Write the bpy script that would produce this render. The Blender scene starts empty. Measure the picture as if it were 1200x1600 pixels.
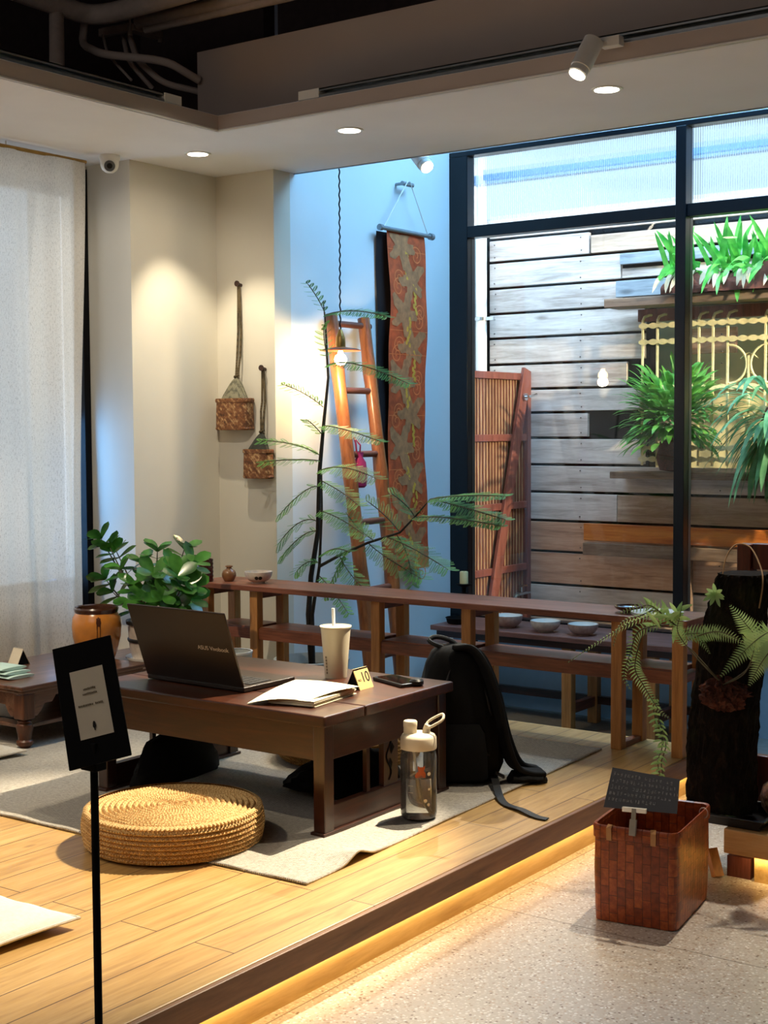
import bpy, bmesh, math, random
from mathutils import Vector, Matrix, Euler
R_ = math.radians
random.seed(7)
sc = bpy.context.scene
COL = sc.collection
V = Vector

# ------------------------------------------------------------------ camera
F_PX = 2188.6
YAW, PIT, ROL = R_(35.653), R_(-3.4563), R_(-0.3104)
CAM = V((0, 0, 1.296))
FW = V((-math.sin(YAW)*math.cos(PIT), math.cos(YAW)*math.cos(PIT), math.sin(PIT)))
RT0 = V((math.cos(YAW), math.sin(YAW), 0)); UP0 = RT0.cross(FW)
RT = RT0*math.cos(ROL) + UP0*math.sin(ROL); UP = RT.cross(FW)
cam = bpy.data.objects.new('camera', bpy.data.cameras.new('camera')); COL.objects.link(cam)
m = Matrix.Identity(4)
for i in range(3):
    m[i][0] = RT[i]; m[i][1] = UP[i]; m[i][2] = -FW[i]; m[i][3] = CAM[i]
cam.matrix_world = m
cam.data.sensor_fit = 'VERTICAL'; cam.data.sensor_height = 36; cam.data.sensor_width = 27
cam.data.lens = F_PX/1600*36
cam.data.clip_start = 0.05; cam.data.clip_end = 200
sc.camera = cam

def ray(x, y): return FW + RT*(x-600)/F_PX - UP*(y-800)/F_PX
def onz(x, y, z=0.146): d = ray(x, y); return CAM + d*((z-CAM.z)/d.z)
def onx(x, y, X): d = ray(x, y); return CAM + d*(X/d.x)
def ony(x, y, Y): d = ray(x, y); return CAM + d*(Y/d.y)

# ------------------------------------------------------------------ world, exposure
sc.view_settings.view_transform = 'Standard'
sc.view_settings.look = 'None'
sc.view_settings.exposure = 0.42
sc.view_settings.gamma = 1.0
sc.view_settings.use_curve_mapping = False
w = bpy.data.worlds.new('world'); sc.world = w; w.use_nodes = True
wn = w.node_tree.nodes; wl = w.node_tree.links
bg = wn['Background']; bg.inputs[0].default_value = (0.55, 0.78, 1.0, 1); bg.inputs[1].default_value = 1.0
sc.cycles.max_bounces = 8; sc.cycles.diffuse_bounces = 4; sc.cycles.glossy_bounces = 3
sc.cycles.transmission_bounces = 8; sc.cycles.transparent_max_bounces = 16
sc.cycles.sample_clamp_indirect = 4.0
sc.cycles.caustics_reflective = False; sc.cycles.caustics_refractive = False

ZC = 2.496          # soffit height
ZP = 0.146          # platform top
ZB = -0.234         # sunken strip of floor behind the platform
XB = -4.25          # pale wall with ladder
YB = 5.057          # wall with hanging baskets
XL = -4.61          # column face
YW = 6.586          # window wall
YS = 5.21           # edge of the soffit
XI, YI = -3.885, 4.28   # inner edges of the soffit
YO = 7.5            # plank wall in the yard

def light(kind, name, loc, energy, col, aim=None, **k):
    d = bpy.data.lights.new(name, kind); d.energy = energy; d.color = col
    for a, b in k.items(): setattr(d, a, b)
    o = bpy.data.objects.new(name, d); COL.objects.link(o); o.location = loc
    if aim is not None:
        o.rotation_euler = (V(aim)-V(loc)).to_track_quat('-Z', 'Y').to_euler()
    return o
WARM = (1.0, 0.85, 0.62); DAY = (0.27, 0.62, 1.0)
# daylight of an assumed skylight above the sunken strip
light('AREA', 'assumed_skylight_daylight', (-2.6, 5.9, 3.55), 125, DAY, (-2.9, 5.7, 0), shape='RECTANGLE', size=3.2, size_y=1.15)
# area panel added as daylight on the yard planks, and a warm spot
light('AREA', 'yard_daylight_panel', (-2.6, 6.78, 3.15), 95, (0.60, 0.80, 1.0), (-2.6, 7.5, 1.35), shape='RECTANGLE', size=4.6, size_y=0.22)
light('SPOT', 'unseen_yard_spot', (-0.5, 6.75, 2.3), 800, (1.0, 0.84, 0.56), (-3.1, 7.7, 1.2), spot_size=R_(80), spot_blend=0.8, shadow_soft_size=0.03)  # unseen spot added in place of sun on the yard wall, no fixture
# daylight behind the linen curtain
light('AREA', 'street_window_daylight', (-5.35, 2.9, 1.6), 26, (1.0, 0.97, 0.94), (-4.0, 2.9, 1.4), shape='RECTANGLE', size=3.2, size_y=1.9)
light('AREA', 'street_window_daylight', (-4.99, 4.37, 0.90), 3.0, (0.13, 0.45, 1.0), (-4.66, 4.49, 0.85), shape='RECTANGLE', size=0.10, size_y=0.9)  # small blue panel added to throw blue light on the column side
# soft room fill, unseen warm spots and assumed step strips
light('AREA', 'room_fill_light', (-2.6, 0.0, 3.1), 20, (1.0, 0.92, 0.86), (-2.6, 1.5, 0), shape='RECTANGLE', size=3.0, size_y=2.5)  # soft overhead fill added to lift the room, no fixture
light('SPOT', 'unseen_spot_beam', (-1.55, 4.2, 2.45), 100, (1.0, 0.86, 0.66), (-1.35, 3.3, 0), spot_size=R_(60), spot_blend=0.6, shadow_soft_size=0.02)
light('SPOT', 'unseen_spot_beam', (-3.85, 1.9, 2.5), 45, WARM, (-3.3, 2.5, 0.14), spot_size=R_(75), spot_blend=0.5, shadow_soft_size=0.02)
light('SPOT', 'unseen_spot_beam', (-3.1, 3.2, 2.6), 48, (1.0, 0.90, 0.74), (-4.62, 4.75, 1.55), spot_size=R_(44), spot_blend=0.6, shadow_soft_size=0.02)  # unseen spot at the column wall, hung away from both tracks
light('SPOT', 'unseen_spot_beam', (-3.85, 2.6, 2.5), 90, WARM, (-4.25, 3.85, 0.35), spot_size=R_(46), spot_blend=0.6, shadow_soft_size=0.02)  # unseen spot added to brighten the jar and antique table
light('AREA', 'assumed_step_strip', (-1.966, 2.2, 0.079), 2.8, (1.0, 0.70, 0.28), (-2.02, 2.2, 0.0), shape='RECTANGLE', size=4.9, size_y=0.008)  # strip under the nosing is assumed from the warm riser, none seen
light('AREA', 'assumed_step_strip', (0.0, 3.775, 0.073), 2, (1.0, 0.70, 0.28), (0.0, 3.82, 0.0), shape='RECTANGLE', size=2.9, size_y=0.008)
light('SPOT', 'unseen_shaft_beam', (-3.0, 5.6, 2.9), 60, (1.0, 0.85, 0.6), (-2.3, 4.5, 0.1), spot_size=R_(50), spot_blend=0.5, shadow_soft_size=0.03)  # unseen spot in the shaft, no fixture
# ------------------------------------------------------------------ materials
def lin(c):
    if isinstance(c, str):
        c = c.lstrip('#'); c = [int(c[i:i+2], 16)/255 for i in (0, 2, 4)]
        c = [x/12.92 if x <= .04045 else ((x+.055)/1.055)**2.4 for x in c]
    return (c[0], c[1], c[2], 1)
class NT:
    def __init__(s, name):
        s.m = bpy.data.materials.new(name); s.m.use_nodes = True
        s.t = s.m.node_tree; s.b = s.t.nodes['Principled BSDF']; s.out = s.t.nodes['Material Output']
        s._tc = None
    def n(s, typ, **k):
        x = s.t.nodes.new(typ)
        for a, b in k.items():
            if a.startswith('i_'):
                key = a[2:]
                x.inputs[int(key) if key.isdigit() else key.replace('_', ' ')].default_value = b
            else: setattr(x, a, b)
        return x
    def l(s, a, b): s.t.links.new(a, b)
    def tc(s):
        if not s._tc: s._tc = s.n('ShaderNodeTexCoord')
        return s._tc.outputs['Object']
    def map(s, scale=(1, 1, 1), rot=(0, 0, 0), loc=(0, 0, 0)):
        x = s.n('ShaderNodeMapping'); s.l(s.tc(), x.inputs[0])
        x.inputs['Scale'].default_value = scale; x.inputs['Rotation'].default_value = rot; x.inputs['Location'].default_value = loc
        return x.outputs[0]
    def noise(s, vec, scale=5, detail=4, rough=.5, dist=0):
        x = s.n('ShaderNodeTexNoise', i_Scale=scale, i_Detail=detail, i_Roughness=rough, i_Distortion=dist); s.l(vec, x.inputs['Vector'])
        return x.outputs['Fac']
    def ramp(s, fac, stops, interp='LINEAR'):
        x = s.n('ShaderNodeValToRGB'); s.l(fac, x.inputs[0]); e = x.color_ramp; e.interpolation = interp
        while len(e.elements) < len(stops): e.elements.new(.5)
        for el, (p, c) in zip(e.elements, stops):
            el.position = p; el.color = lin(c) if not isinstance(c, (int, float)) else (c, c, c, 1)
        return x.outputs[0]
    def mix(s, fac, a, b, mode='MIX'):
        x = s.n('ShaderNodeMix', data_type='RGBA', blend_type=mode)
        for v, i in ((fac, 0), (a, 6), (b, 7)):
            if hasattr(v, 'links'): s.l(v, x.inputs[i])
            elif i == 0: x.inputs[0].default_value = v
            else: x.inputs[i].default_value = lin(v)
        return x.outputs[2]
    def bump(s, h, strength=.3, dist=.002, prev=None):
        x = s.n('ShaderNodeBump', i_Strength=strength, i_Distance=dist); s.l(h, x.inputs['Height'])
        if prev is not None: s.l(prev, x.inputs['Normal'])
        s.l(x.outputs[0], s.b.inputs['Normal']); return x.outputs[0]
    def col(s, c):
        if hasattr(c, 'links'): s.l(c, s.b.inputs['Base Color'])
        else: s.b.inputs['Base Color'].default_value = lin(c)
        return s
    def set(s, **k):
        for a, b in k.items(): s.b.inputs[a.replace('_', ' ')].default_value = b
        return s
def plain(name, c, rough=.5, var=.06, metal=0, scale=30, bump=.05, **k):
    t = NT(name); cc = lin(c)
    a = tuple(max(0, x*(1-var)) for x in cc[:3]); b = tuple(min(1, x*(1+var)) for x in cc[:3])
    nz = t.noise(t.map(), scale, 3)
    t.col(t.ramp(nz, [(.3, a), (.7, b)])); t.set(Roughness=rough, Metallic=metal, **k)
    if bump: t.bump(nz, bump, .001)
    return t.m
def wood(name, dark, mid, light_, axis='X', rough=.45, s=1.0, knots=False, bump=.15, coat=0):
    t = NT(name); sc_ = {'X': (1.2, 14, 14), 'Y': (14, 1.2, 14), 'Z': (14, 14, 1.2)}[axis]
    v = t.map(tuple(x*s for x in sc_))
    n1 = t.noise(v, 1.6, 6, .6, .9); n2 = t.noise(t.map(tuple(x*s*4 for x in sc_)), 2, 4, .7)
    c = t.ramp(n1, [(.28, dark), (.5, mid), (.72, light_)])
    c = t.mix(.35, c, t.ramp(n2, [(.3, dark), (.7, light_)]), 'MULTIPLY') if False else t.mix(.25, c, t.ramp(n2, [(.35, dark), (.65, light_)]))
    if knots:
        kx = t.n('ShaderNodeTexVoronoi', i_Scale=1.0); t.l(t.map({'X': (2.2, 6, 6), 'Y': (6, 2.2, 6), 'Z': (6, 6, 2.2)}[axis]), kx.inputs['Vector'])
        k = t.ramp(kx.outputs['Distance'], [(.04, .9), (.13, 0.0)])
        c = t.mix(k, c, dark)
    t.col(c); t.set(Roughness=rough)
    if coat: t.set(Coat_Weight=coat, Coat_Roughness=.15)
    t.bump(n2, bump, .001)
    return t.m
M = {}
M['wall'] = plain('plaster_wall', '#dcd6c8', .9, .03, scale=3)
M['wallw'] = plain('white_wall_paint', '#e6ebee', .85, .02, scale=3)
M['wallg'] = plain('grey_brown_wall_paint', '#bcaea6', .9, .04, scale=3)
M['ceil'] = plain('ceiling_paint', '#f0eff2', .9, .02, scale=4)
M['void'] = plain('dark_ceiling_paint', '#4a3e3e', .9, .1)
M['pipe'] = plain('painted_pipe', '#c0b2aa', .6, .08)
M['white'] = plain('white_plastic', '#e9e6e0', .4, .02)
M['steel'] = plain('navy_frame_paint', '#10151c', .35, .08, metal=.3)
M['black'] = plain('matt_black', '#070607', .7, .2, Specular_IOR_Level=.15)
M['blackpl'] = plain('black_plastic', '#141416', .3, .1)
M['chrome'] = plain('chrome', '#c8ccd0', .2, .05, metal=1)
M['brass'] = plain('aged_brass', '#a8834a', .35, .1, metal=.9)
M['grey_metal'] = plain('grey_metal', '#8f959a', .4, .06, metal=.6)
M['oak'] = wood('red_brown_oak', '#4a281a', '#804830', '#a2664c', 'X', .4)
M['oakz'] = wood('warm_leg_wood', '#8a5626', '#b87c40', '#d29a5a', 'Z', .5)
M['oaky'] = wood('red_brown_oak_cross', '#4a281a', '#804830', '#a2664c', 'Y', .4)
M['dark'] = wood('dark_walnut', '#170a05', '#35180c', '#4e2613', 'X', .34, coat=.12)
M['darky'] = wood('dark_walnut_cross', '#170a05', '#35180c', '#4e2613', 'Y', .38, coat=.1)
M['darkz'] = wood('dark_walnut_upright', '#170a05', '#33160b', '#4c2312', 'Z', .3, coat=.3)
M['antique'] = wood('worn_antique_wood', '#2c160e', '#5a3524', '#86604a', 'Y', .3, coat=.4)
M['antiquez'] = wood('worn_antique_leg_wood', '#2a130b', '#54301f', '#7a4a30', 'Z', .35)
M['grate'] = wood('grey_table_wood', '#4a2c24', '#7a5148', '#94706a', 'X', .45)
M['pine'] = wood('pale_pine', '#bd9050', '#deb874', '#ecce92', 'Y', .5, knots=True)
M['redwood'] = wood('red_gate_wood', '#3a1610', '#6e3526', '#8c5040', 'Z', .6)
M['redwoodx'] = wood('dark_red_post_wood', '#2a0f0a', '#541f16', '#743426', 'Z', .35)
M['bamboo_slat'] = wood('striped_slat_wood', '#3c2214', '#8a6242', '#b29068', 'Z', .7, s=1.6)
M['ledge'] = wood('weathered_ledge_wood', '#4a382c', '#7d6350', '#9c8570', 'X', .8)
M['orangew'] = wood('orange_bench_wood', '#8a3c12', '#c8702c', '#e09040', 'X', .4)
plank_mats = []
for i, (a, b, c) in enumerate([('#8c7c70', '#c8bab0', '#e0d6cc'), ('#94867a', '#d2c6bc', '#e8e0d8'), ('#7c6858', '#b49a84', '#d0bca4'), ('#545c62', '#86929a', '#a4b0b6'), ('#84583c', '#c09070', '#d8b090')]):
    plank_mats.append(wood('yard_plank_wood', a, b, c, 'X', .75, knots=True, bump=.3))

def floor_wood():
    t = NT('platform_boards')
    mp = t.map((1, 1, 1), (0, 0, R_(90)))
    br = t.n('ShaderNodeTexBrick', i_Scale=1.0, offset=.37, squash=1.0)
    br.inputs['Color1'].default_value = (.2, .2, .2, 1); br.inputs['Color2'].default_value = (.9, .9, .9, 1)
    br.inputs['Mortar'].default_value = (0, 0, 0, 1); br.inputs['Mortar Size'].default_value = .0018
    br.inputs['Mortar Smooth'].default_value = .3; br.inputs['Brick Width'].default_value = 1.15; br.inputs['Row Height'].default_value = .118
    t.l(mp, br.inputs['Vector'])
    grain = t.noise(t.map((16, 1.3, 16)), 1.8, 6, .6, 1.0)
    g2 = t.noise(t.map((60, 4, 60)), 2, 3, .7)
    c = t.ramp(grain, [(.25, '#957040'), (.5, '#bc985c'), (.75, '#d2b07a')])
    c = t.mix(.25, c, t.ramp(g2, [(.3, '#a07a42'), (.7, '#d8b984')]))
    tone = t.ramp(br.outputs['Color'], [(0, '#dcc8a4'), (1, '#fff8ea')])
    c = t.mix(.55, c, tone, 'MULTIPLY')
    kx = t.n('ShaderNodeTexVoronoi', i_Scale=1.0); t.l(t.map((5, 2.2, 5)), kx.inputs['Vector'])
    c = t.mix(t.ramp(kx.outputs['Distance'], [(.03, .8), (.08, 0.0)]), c, '#5c3414')
    c = t.mix(t.ramp(br.outputs['Fac'], [(.4, 0.0), (.6, 1.0)]), c, '#4a2c14')
    t.col(c); t.set(Roughness=.42)
    t.bump(g2, .1, .001)
    return t.m
M['platform'] = floor_wood()
def terrazzo():
    t = NT('terrazzo')
    vo = t.n('ShaderNodeTexVoronoi', i_Scale=125.0, i_Randomness=1.0); nz = t.n('ShaderNodeTexNoise', i_Scale=40.0, i_Detail=2.0)
    t.l(t.map(), nz.inputs['Vector'])
    va = t.n('ShaderNodeVectorMath', operation='MULTIPLY_ADD'); t.l(nz.outputs['Color'], va.inputs[0]); va.inputs[1].default_value = (.012, .012, .012); t.l(t.map(), va.inputs[2])
    t.l(va.outputs[0], vo.inputs['Vector'])
    sp = t.n('ShaderNodeSeparateColor'); t.l(vo.outputs['Color'], sp.inputs[0])
    chips = t.ramp(sp.outputs[0], [(0, '#dcd2c8'), (.3, '#efe8e0'), (.5, '#b8a290'), (.62, '#dacfc4'), (.76, '#8c7666'), (.82, '#c8b09a'), (.9, '#f4f0ec')], 'CONSTANT')
    mask = t.ramp(vo.outputs['Distance'], [(.38, 1.0), (.5, 0.0)])
    c = t.mix(mask, '#cfc4b8', chips)
    br = t.n('ShaderNodeTexBrick', i_Scale=1.0, offset=0.0); br.inputs['Brick Width'].default_value = 1.1; br.inputs['Row Height'].default_value = 1.1
    br.inputs['Mortar Size'].default_value = .002; t.l(t.map(loc=(.3, .12, 0)), br.inputs['Vector'])
    c = t.mix(t.ramp(br.outputs['Fac'], [(.4, 0.0), (.6, 1.0)]), c, '#8c7c6c')
    t.col(c); t.set(Roughness=.3)
    return t.m
M['terrazzo'] = terrazzo()
def weave(name, a, b, sx, sy, bump=.5, rough=.9, dist=.002, rot=0):
    t = NT(name)
    w1 = t.n('ShaderNodeTexWave', i_Scale=sx, i_Distortion=1.2, i_Detail=2.0, bands_direction='X'); w2 = t.n('ShaderNodeTexWave', i_Scale=sy, i_Distortion=1.2, i_Detail=2.0, bands_direction='Y')
    mp = t.map(rot=(0, 0, rot)); t.l(mp, w1.inputs['Vector']); t.l(mp, w2.inputs['Vector'])
    mm = t.n('ShaderNodeMath', operation='MULTIPLY'); t.l(w1.outputs['Fac'], mm.inputs[0]); t.l(w2.outputs['Fac'], mm.inputs[1])
    nz = t.noise(t.map(), 90, 3, .7)
    ad = t.n('ShaderNodeMath', operation='ADD'); t.l(mm.outputs[0], ad.inputs[0]); t.l(nz, ad.inputs[1])
    t.col(t.ramp(ad.outputs[0], [(.35, a), (1.0, b)])); t.set(Roughness=rough); t.bump(ad.outputs[0], bump, dist)
    return t.m
M['rug'] = weave('woven_rug', '#8c8276', '#dcd6ca', 45, 90, .8, dist=.003)
M['straw'] = weave('straw_rope', '#a8783c', '#e8c68a', 60, 60, .4)
M['cushion'] = weave('cream_cotton', '#cfc4b2', '#eae2d4', 120, 120, .2)
M['canvas'] = plain('black_nylon', '#08080a', .75, .3, scale=300, bump=.3, Specular_IOR_Level=.2)
M['strap'] = weave('black_webbing', '#050506', '#15151a', 260, 260, .3, rough=.6)
M['olive'] = weave('olive_cord', '#2e2618', '#6c5c40', 150, 150, .3)
M['greycloth'] = weave('striped_grey_cloth', '#4c4a40', '#9c977e', 90, 30, .3)
M['magenta'] = plain('magenta_cloth', '#a01850', .8, .2)
def basket_mat(name, cols, scale, rot, bump=1.0, sheen=.45, mort='#2a0c04'):
    t = NT(name)
    geo = t.n('ShaderNodeNewGeometry')
    # planar coordinates chosen by the face normal so the weave never stretches
    sn = t.n('ShaderNodeSeparateXYZ'); sp = t.n('ShaderNodeSeparateXYZ'); t.l(t.n('ShaderNodeTexCoord').outputs['Normal'], sn.inputs[0]); t.l(t.tc(), sp.inputs[0])
    ab = t.n('ShaderNodeMath', operation='ABSOLUTE'); t.l(sn.outputs[0], ab.inputs[0])
    gt = t.n('ShaderNodeMath', operation='GREATER_THAN'); t.l(ab.outputs[0], gt.inputs[0]); gt.inputs[1].default_value = .7
    u = t.n('ShaderNodeMix'); t.l(gt.outputs[0], u.inputs[0]); t.l(sp.outputs[0], u.inputs[2]); t.l(sp.outputs[1], u.inputs[3])
    cb = t.n('ShaderNodeCombineXYZ'); t.l(u.outputs[0], cb.inputs[0]); t.l(sp.outputs[2], cb.inputs[1])
    mp = t.n('ShaderNodeMapping'); t.l(cb.outputs[0], mp.inputs[0]); mp.inputs['Rotation'].default_value = (0, 0, rot); mp.inputs['Scale'].default_value = (scale, scale, scale)
    br = t.n('ShaderNodeTexBrick', i_Scale=1.0, offset=.5); br.inputs['Brick Width'].default_value = 1.7; br.inputs['Row Height'].default_value = .8
    br.inputs['Mortar Size'].default_value = .04; br.inputs['Mortar Smooth'].default_value = .8
    br.inputs['Color1'].default_value = (.0, .0, .0, 1); br.inputs['Color2'].default_value = (1, 1, 1, 1); br.inputs['Mortar'].default_value = (.0, 0, 0, 1)
    t.l(mp.outputs[0], br.inputs['Vector'])
    nz = t.noise(t.map(), 60, 3, .6)
    mx = t.n('ShaderNodeMath', operation='MULTIPLY_ADD'); t.l(br.outputs['Color'], mx.inputs[0]); mx.inputs[1].default_value = .35; t.l(nz, mx.inputs[2])
    c = t.ramp(mx.outputs[0], [(.3, cols[0]), (.7, cols[1]), (1.0, cols[2])])
    c = t.mix(t.ramp(br.outputs['Fac'], [(.3, 0.0), (.8, 1.0)]), c, mort)
    t.col(c); t.set(Roughness=sheen); t.bump(br.outputs['Fac'], bump, -.003)
    return t.m
M['basket'] = basket_mat('red_brown_woven_bamboo', ('#5c220c', '#883a16', '#ac5826'), 36, R_(90), .5, .35, '#4a1c0c')
M['bagbasket'] = basket_mat('brown_herringbone_rattan', ('#3c1c0e', '#8a5630', '#d0a878'), 84, R_(45), 1.0, .5, '#221008')
M['bamboo'] = wood('orange_brown_bamboo', '#5a2c16', '#96552c', '#ae6c3c', 'Z', .35, coat=.3)
M['rung'] = wood('dark_bamboo_rung', '#3a1c14', '#6e3e30', '#8a5848', 'Y', .4)
def bark():
    t = NT('tree_bark'); v = t.map((1, 1, .45))
    n1 = t.noise(v, 45, 8, .75, .6); n2 = t.noise(t.map(), 9, 4)
    c = t.ramp(n1, [(.35, '#050302'), (.55, '#1c120b'), (.75, '#3e2e1e')])
    c = t.mix(t.ramp(n2, [(.55, 0.0), (.75, .6)]), c, '#33361c')
    t.col(c); t.set(Roughness=.95); t.bump(n1, 1.0, .02); t.set(Specular_IOR_Level=.2); return t.m
M['bark'] = bark()
M['rootball'] = plain('root_fibre', '#4a2214', .95, .6, scale=120, bump=1.0)
M['soil'] = plain('dark_soil', '#1c130d', .95, .5, scale=90, bump=1.0)
M['trunk'] = plain('slender_trunk_bark', '#2b211b', .8, .3, scale=60, bump=.5)
def leaf(name, a, b, rough=.4, tr=.35):
    t = NT(name); nz = t.noise(t.map(), 14, 2)
    c = t.ramp(nz, [(.3, a), (.7, b)]); t.col(c); t.set(Roughness=rough)
    tl = t.n('ShaderNodeBsdfTranslucent'); t.l(c, tl.inputs[0]); mx = t.n('ShaderNodeMixShader'); mx.inputs[0].default_value = tr
    t.l(t.b.outputs[0], mx.inputs[1]); t.l(tl.outputs[0], mx.inputs[2]); t.l(mx.outputs[0], t.out.inputs[0])
    return t.m
M['clusia'] = leaf('glossy_dark_leaf', '#1a4420', '#5a9a40', .22, .2)
M['acacia'] = leaf('feathery_leaf', '#2c6a3c', '#78b452', .5)
M['fern'] = leaf('pale_fern_leaf', '#7fa562', '#b8d48c', .5)
M['birdsnest'] = leaf('bright_strap_leaf', '#2c9a3c', '#7ce06c', .35, .45)
M['staghorn'] = leaf('staghorn_leaf', '#3c8254', '#7cb68a', .5)
M['bush'] = leaf('yard_bush_leaf', '#3c8a3a', '#86c860', .4, .4)
M['deadleaf'] = leaf('dry_leaf', '#a99c80', '#d8cfb8', .8)
M['stem'] = plain('green_brown_stem', '#4c4630', .7, .2)
M['ceramic'] = plain('speckled_stoneware', '#d8ccc0', .35, .15, scale=45)
M['ceramicp'] = plain('pinkish_stoneware', '#b8a096', .4, .2, scale=50)
M['ceramicw'] = plain('white_glaze', '#ecebe6', .2, .02)
M['ochre'] = plain('orange_glaze', '#cc8238', .25, .18, scale=12, Coat_Weight=.6)
M['brownglaze'] = plain('brown_glaze', '#4a2a1c', .25, .2, Coat_Weight=.5)
M['vase'] = plain('bronze_brown_glaze', '#8a6242', .3, .2)
M['lacquer'] = plain('dark_red_lacquer', '#3c0f10', .2, .15, Coat_Weight=.6)
M['potgrey'] = plain('pale_grey_pot', '#b9bcb8', .5, .08)
M['potdark'] = plain('dark_pot', '#23211f', .6, .15)
M['paper'] = plain('cream_paper', '#efe6c8', .8, .02, scale=8)
M['card'] = plain('kraft_card', '#d4b478', .7, .04)
M['whitecard'] = plain('off_white_card', '#e6dac2', .8, .03)
M['ink'] = plain('dark_ink', '#1a1612', .7, .05, bump=0)
M['brownink'] = plain('brown_ink', '#6b5a3c', .8, .05, bump=0)
M['greyink'] = plain('pale_pencil', '#c9bd98', .8, .05, bump=0)
M['chalk'] = plain('white_marker', '#a8a8a8', .8, .1, bump=0)
M['cup'] = plain('milky_cup', '#e4d8bc', .35, .03, scale=8, Transmission_Weight=.15)
M['laptop'] = plain('dark_bronze_laptop', '#21150f', .38, .05, metal=.3)
M['keys'] = plain('black_keys', '#121214', .5, .1)
M['silver'] = plain('silver_lettering', '#b8b0a8', .35, .05, metal=.5, bump=0)
M['screen'] = plain('phone_screen', '#0b0709', .05, .05, bump=0)
M['mint'] = plain('mint_cloth', '#bcd6cc', .85, .05)
M['beigepl'] = plain('beige_plastic', '#d8ccb4', .4, .02)
M['orange_cat'] = plain('orange_sticker', '#b0501c', .6, .15, bump=0)
M['candle'] = plain('wax', '#dccf9a', .5, .03, Subsurface_Weight=.2, Subsurface_Radius=(.01, .008, .005))
M['yellowwall'] = plain('pale_yellow_wall', '#e8dca8', .8, .05, scale=4)
M['cream_iron'] = plain('cream_painted_iron', '#e6d6a4', .5, .15)
M['concrete'] = plain('concrete', '#7c7a76', .9, .1)
M['rust'] = plain('rust_brocade', '#c85428', .7, .3, scale=22, bump=.1)
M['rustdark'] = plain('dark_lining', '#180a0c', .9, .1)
M['tan_print'] = plain('tan_print', '#b8794c', .7, .25, bump=0)
M['orange_print'] = plain('orange_print', '#e87a40', .7, .15, bump=0)
M['gold_print'] = plain('gold_print', '#e0a43c', .5, .15, bump=0)
def glass(name, tint=(1, 1, 1), rough=0.0, refl=1.0, haze=0.0):
    t = NT(name); tr = t.n('ShaderNodeBsdfTransparent'); tr.inputs[0].default_value = (*tint, 1)
    gl = t.n('ShaderNodeBsdfGlossy'); gl.inputs['Roughness'].default_value = rough
    fr = t.n('ShaderNodeFresnel', i_IOR=1.45); mu = t.n('ShaderNodeMath', operation='MULTIPLY'); t.l(fr.outputs[0], mu.inputs[0]); mu.inputs[1].default_value = refl
    mx = t.n('ShaderNodeMixShader'); t.l(mu.outputs[0], mx.inputs[0]); t.l(tr.outputs[0], mx.inputs[1]); t.l(gl.outputs[0], mx.inputs[2])
    df = t.n('ShaderNodeBsdfDiffuse'); m2 = t.n('ShaderNodeMixShader'); m2.inputs[0].default_value = haze; t.l(mx.outputs[0], m2.inputs[1]); t.l(df.outputs[0], m2.inputs[2]); t.l(m2.outputs[0], t.out.inputs[0])
    return t.m
M['glass'] = glass('window_glass', (.97, .985, 1))
M['jarglass'] = glass('clear_bottle_wall', (.96, .97, .97), .02, 1.6, .07)
def ribbed():
    t = NT('ribbed_glass'); t.b.inputs['Base Color'].default_value = (.9, .96, 1, 1)
    t.set(Roughness=.12, IOR=1.2, Transmission_Weight=1.0)
    tr = t.n('ShaderNodeBsdfTransparent'); mx = t.n('ShaderNodeMixShader'); mx.inputs[0].default_value = .25
    t.l(t.b.outputs[0], mx.inputs[1]); t.l(tr.outputs[0], mx.inputs[2]); t.l(mx.outputs[0], t.out.inputs[0])
    return t.m
M['ribbed'] = ribbed()
def water():
    t = NT('water'); t.b.inputs['Base Color'].default_value = (.95, .97, .96, 1); t.set(Roughness=.0, IOR=1.33, Transmission_Weight=1.0); return t.m
M['water'] = water()
def emis(name, c, s):
    t = NT(name); t.b.inputs['Base Color'].default_value = lin(c); t.b.inputs['Emission Color'].default_value = lin(c); t.b.inputs['Emission Strength'].default_value = s; return t.m
M['lampface'] = emis('lamp_face', '#fff2d8', 14)
M['bulb'] = emis('bulb_glow', '#ffe6b0', 22)
def linen():
    t = NT('linen_curtain')
    nz = t.noise(t.map((1, 60, 60)), 3.2, 3, .8); n2 = t.noise(t.map((1, 150, 30)), 2.0, 2, .7)
    ad = t.n('ShaderNodeMath', operation='ADD'); t.l(nz, ad.inputs[0]); t.l(n2, ad.inputs[1])
    c = t.ramp(ad.outputs[0], [(.6, '#a89c8c'), (1.25, '#e6ded2')])
    t.col(c); t.set(Roughness=.95)
    tl = t.n('ShaderNodeBsdfTranslucent'); t.l(c, tl.inputs[0]); mx = t.n('ShaderNodeMixShader'); mx.inputs[0].default_value = .5
    t.l(t.b.outputs[0], mx.inputs[1]); t.l(tl.outputs[0], mx.inputs[2])
    tr = t.n('ShaderNodeBsdfTransparent'); m2 = t.n('ShaderNodeMixShader'); m2.inputs[0].default_value = .12
    t.l(mx.outputs[0], m2.inputs[1]); t.l(tr.outputs[0], m2.inputs[2]); t.l(m2.outputs[0], t.out.inputs[0])
    t.bump(ad.outputs[0], .3, .002)
    return t.m
M['linen'] = linen()

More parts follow.
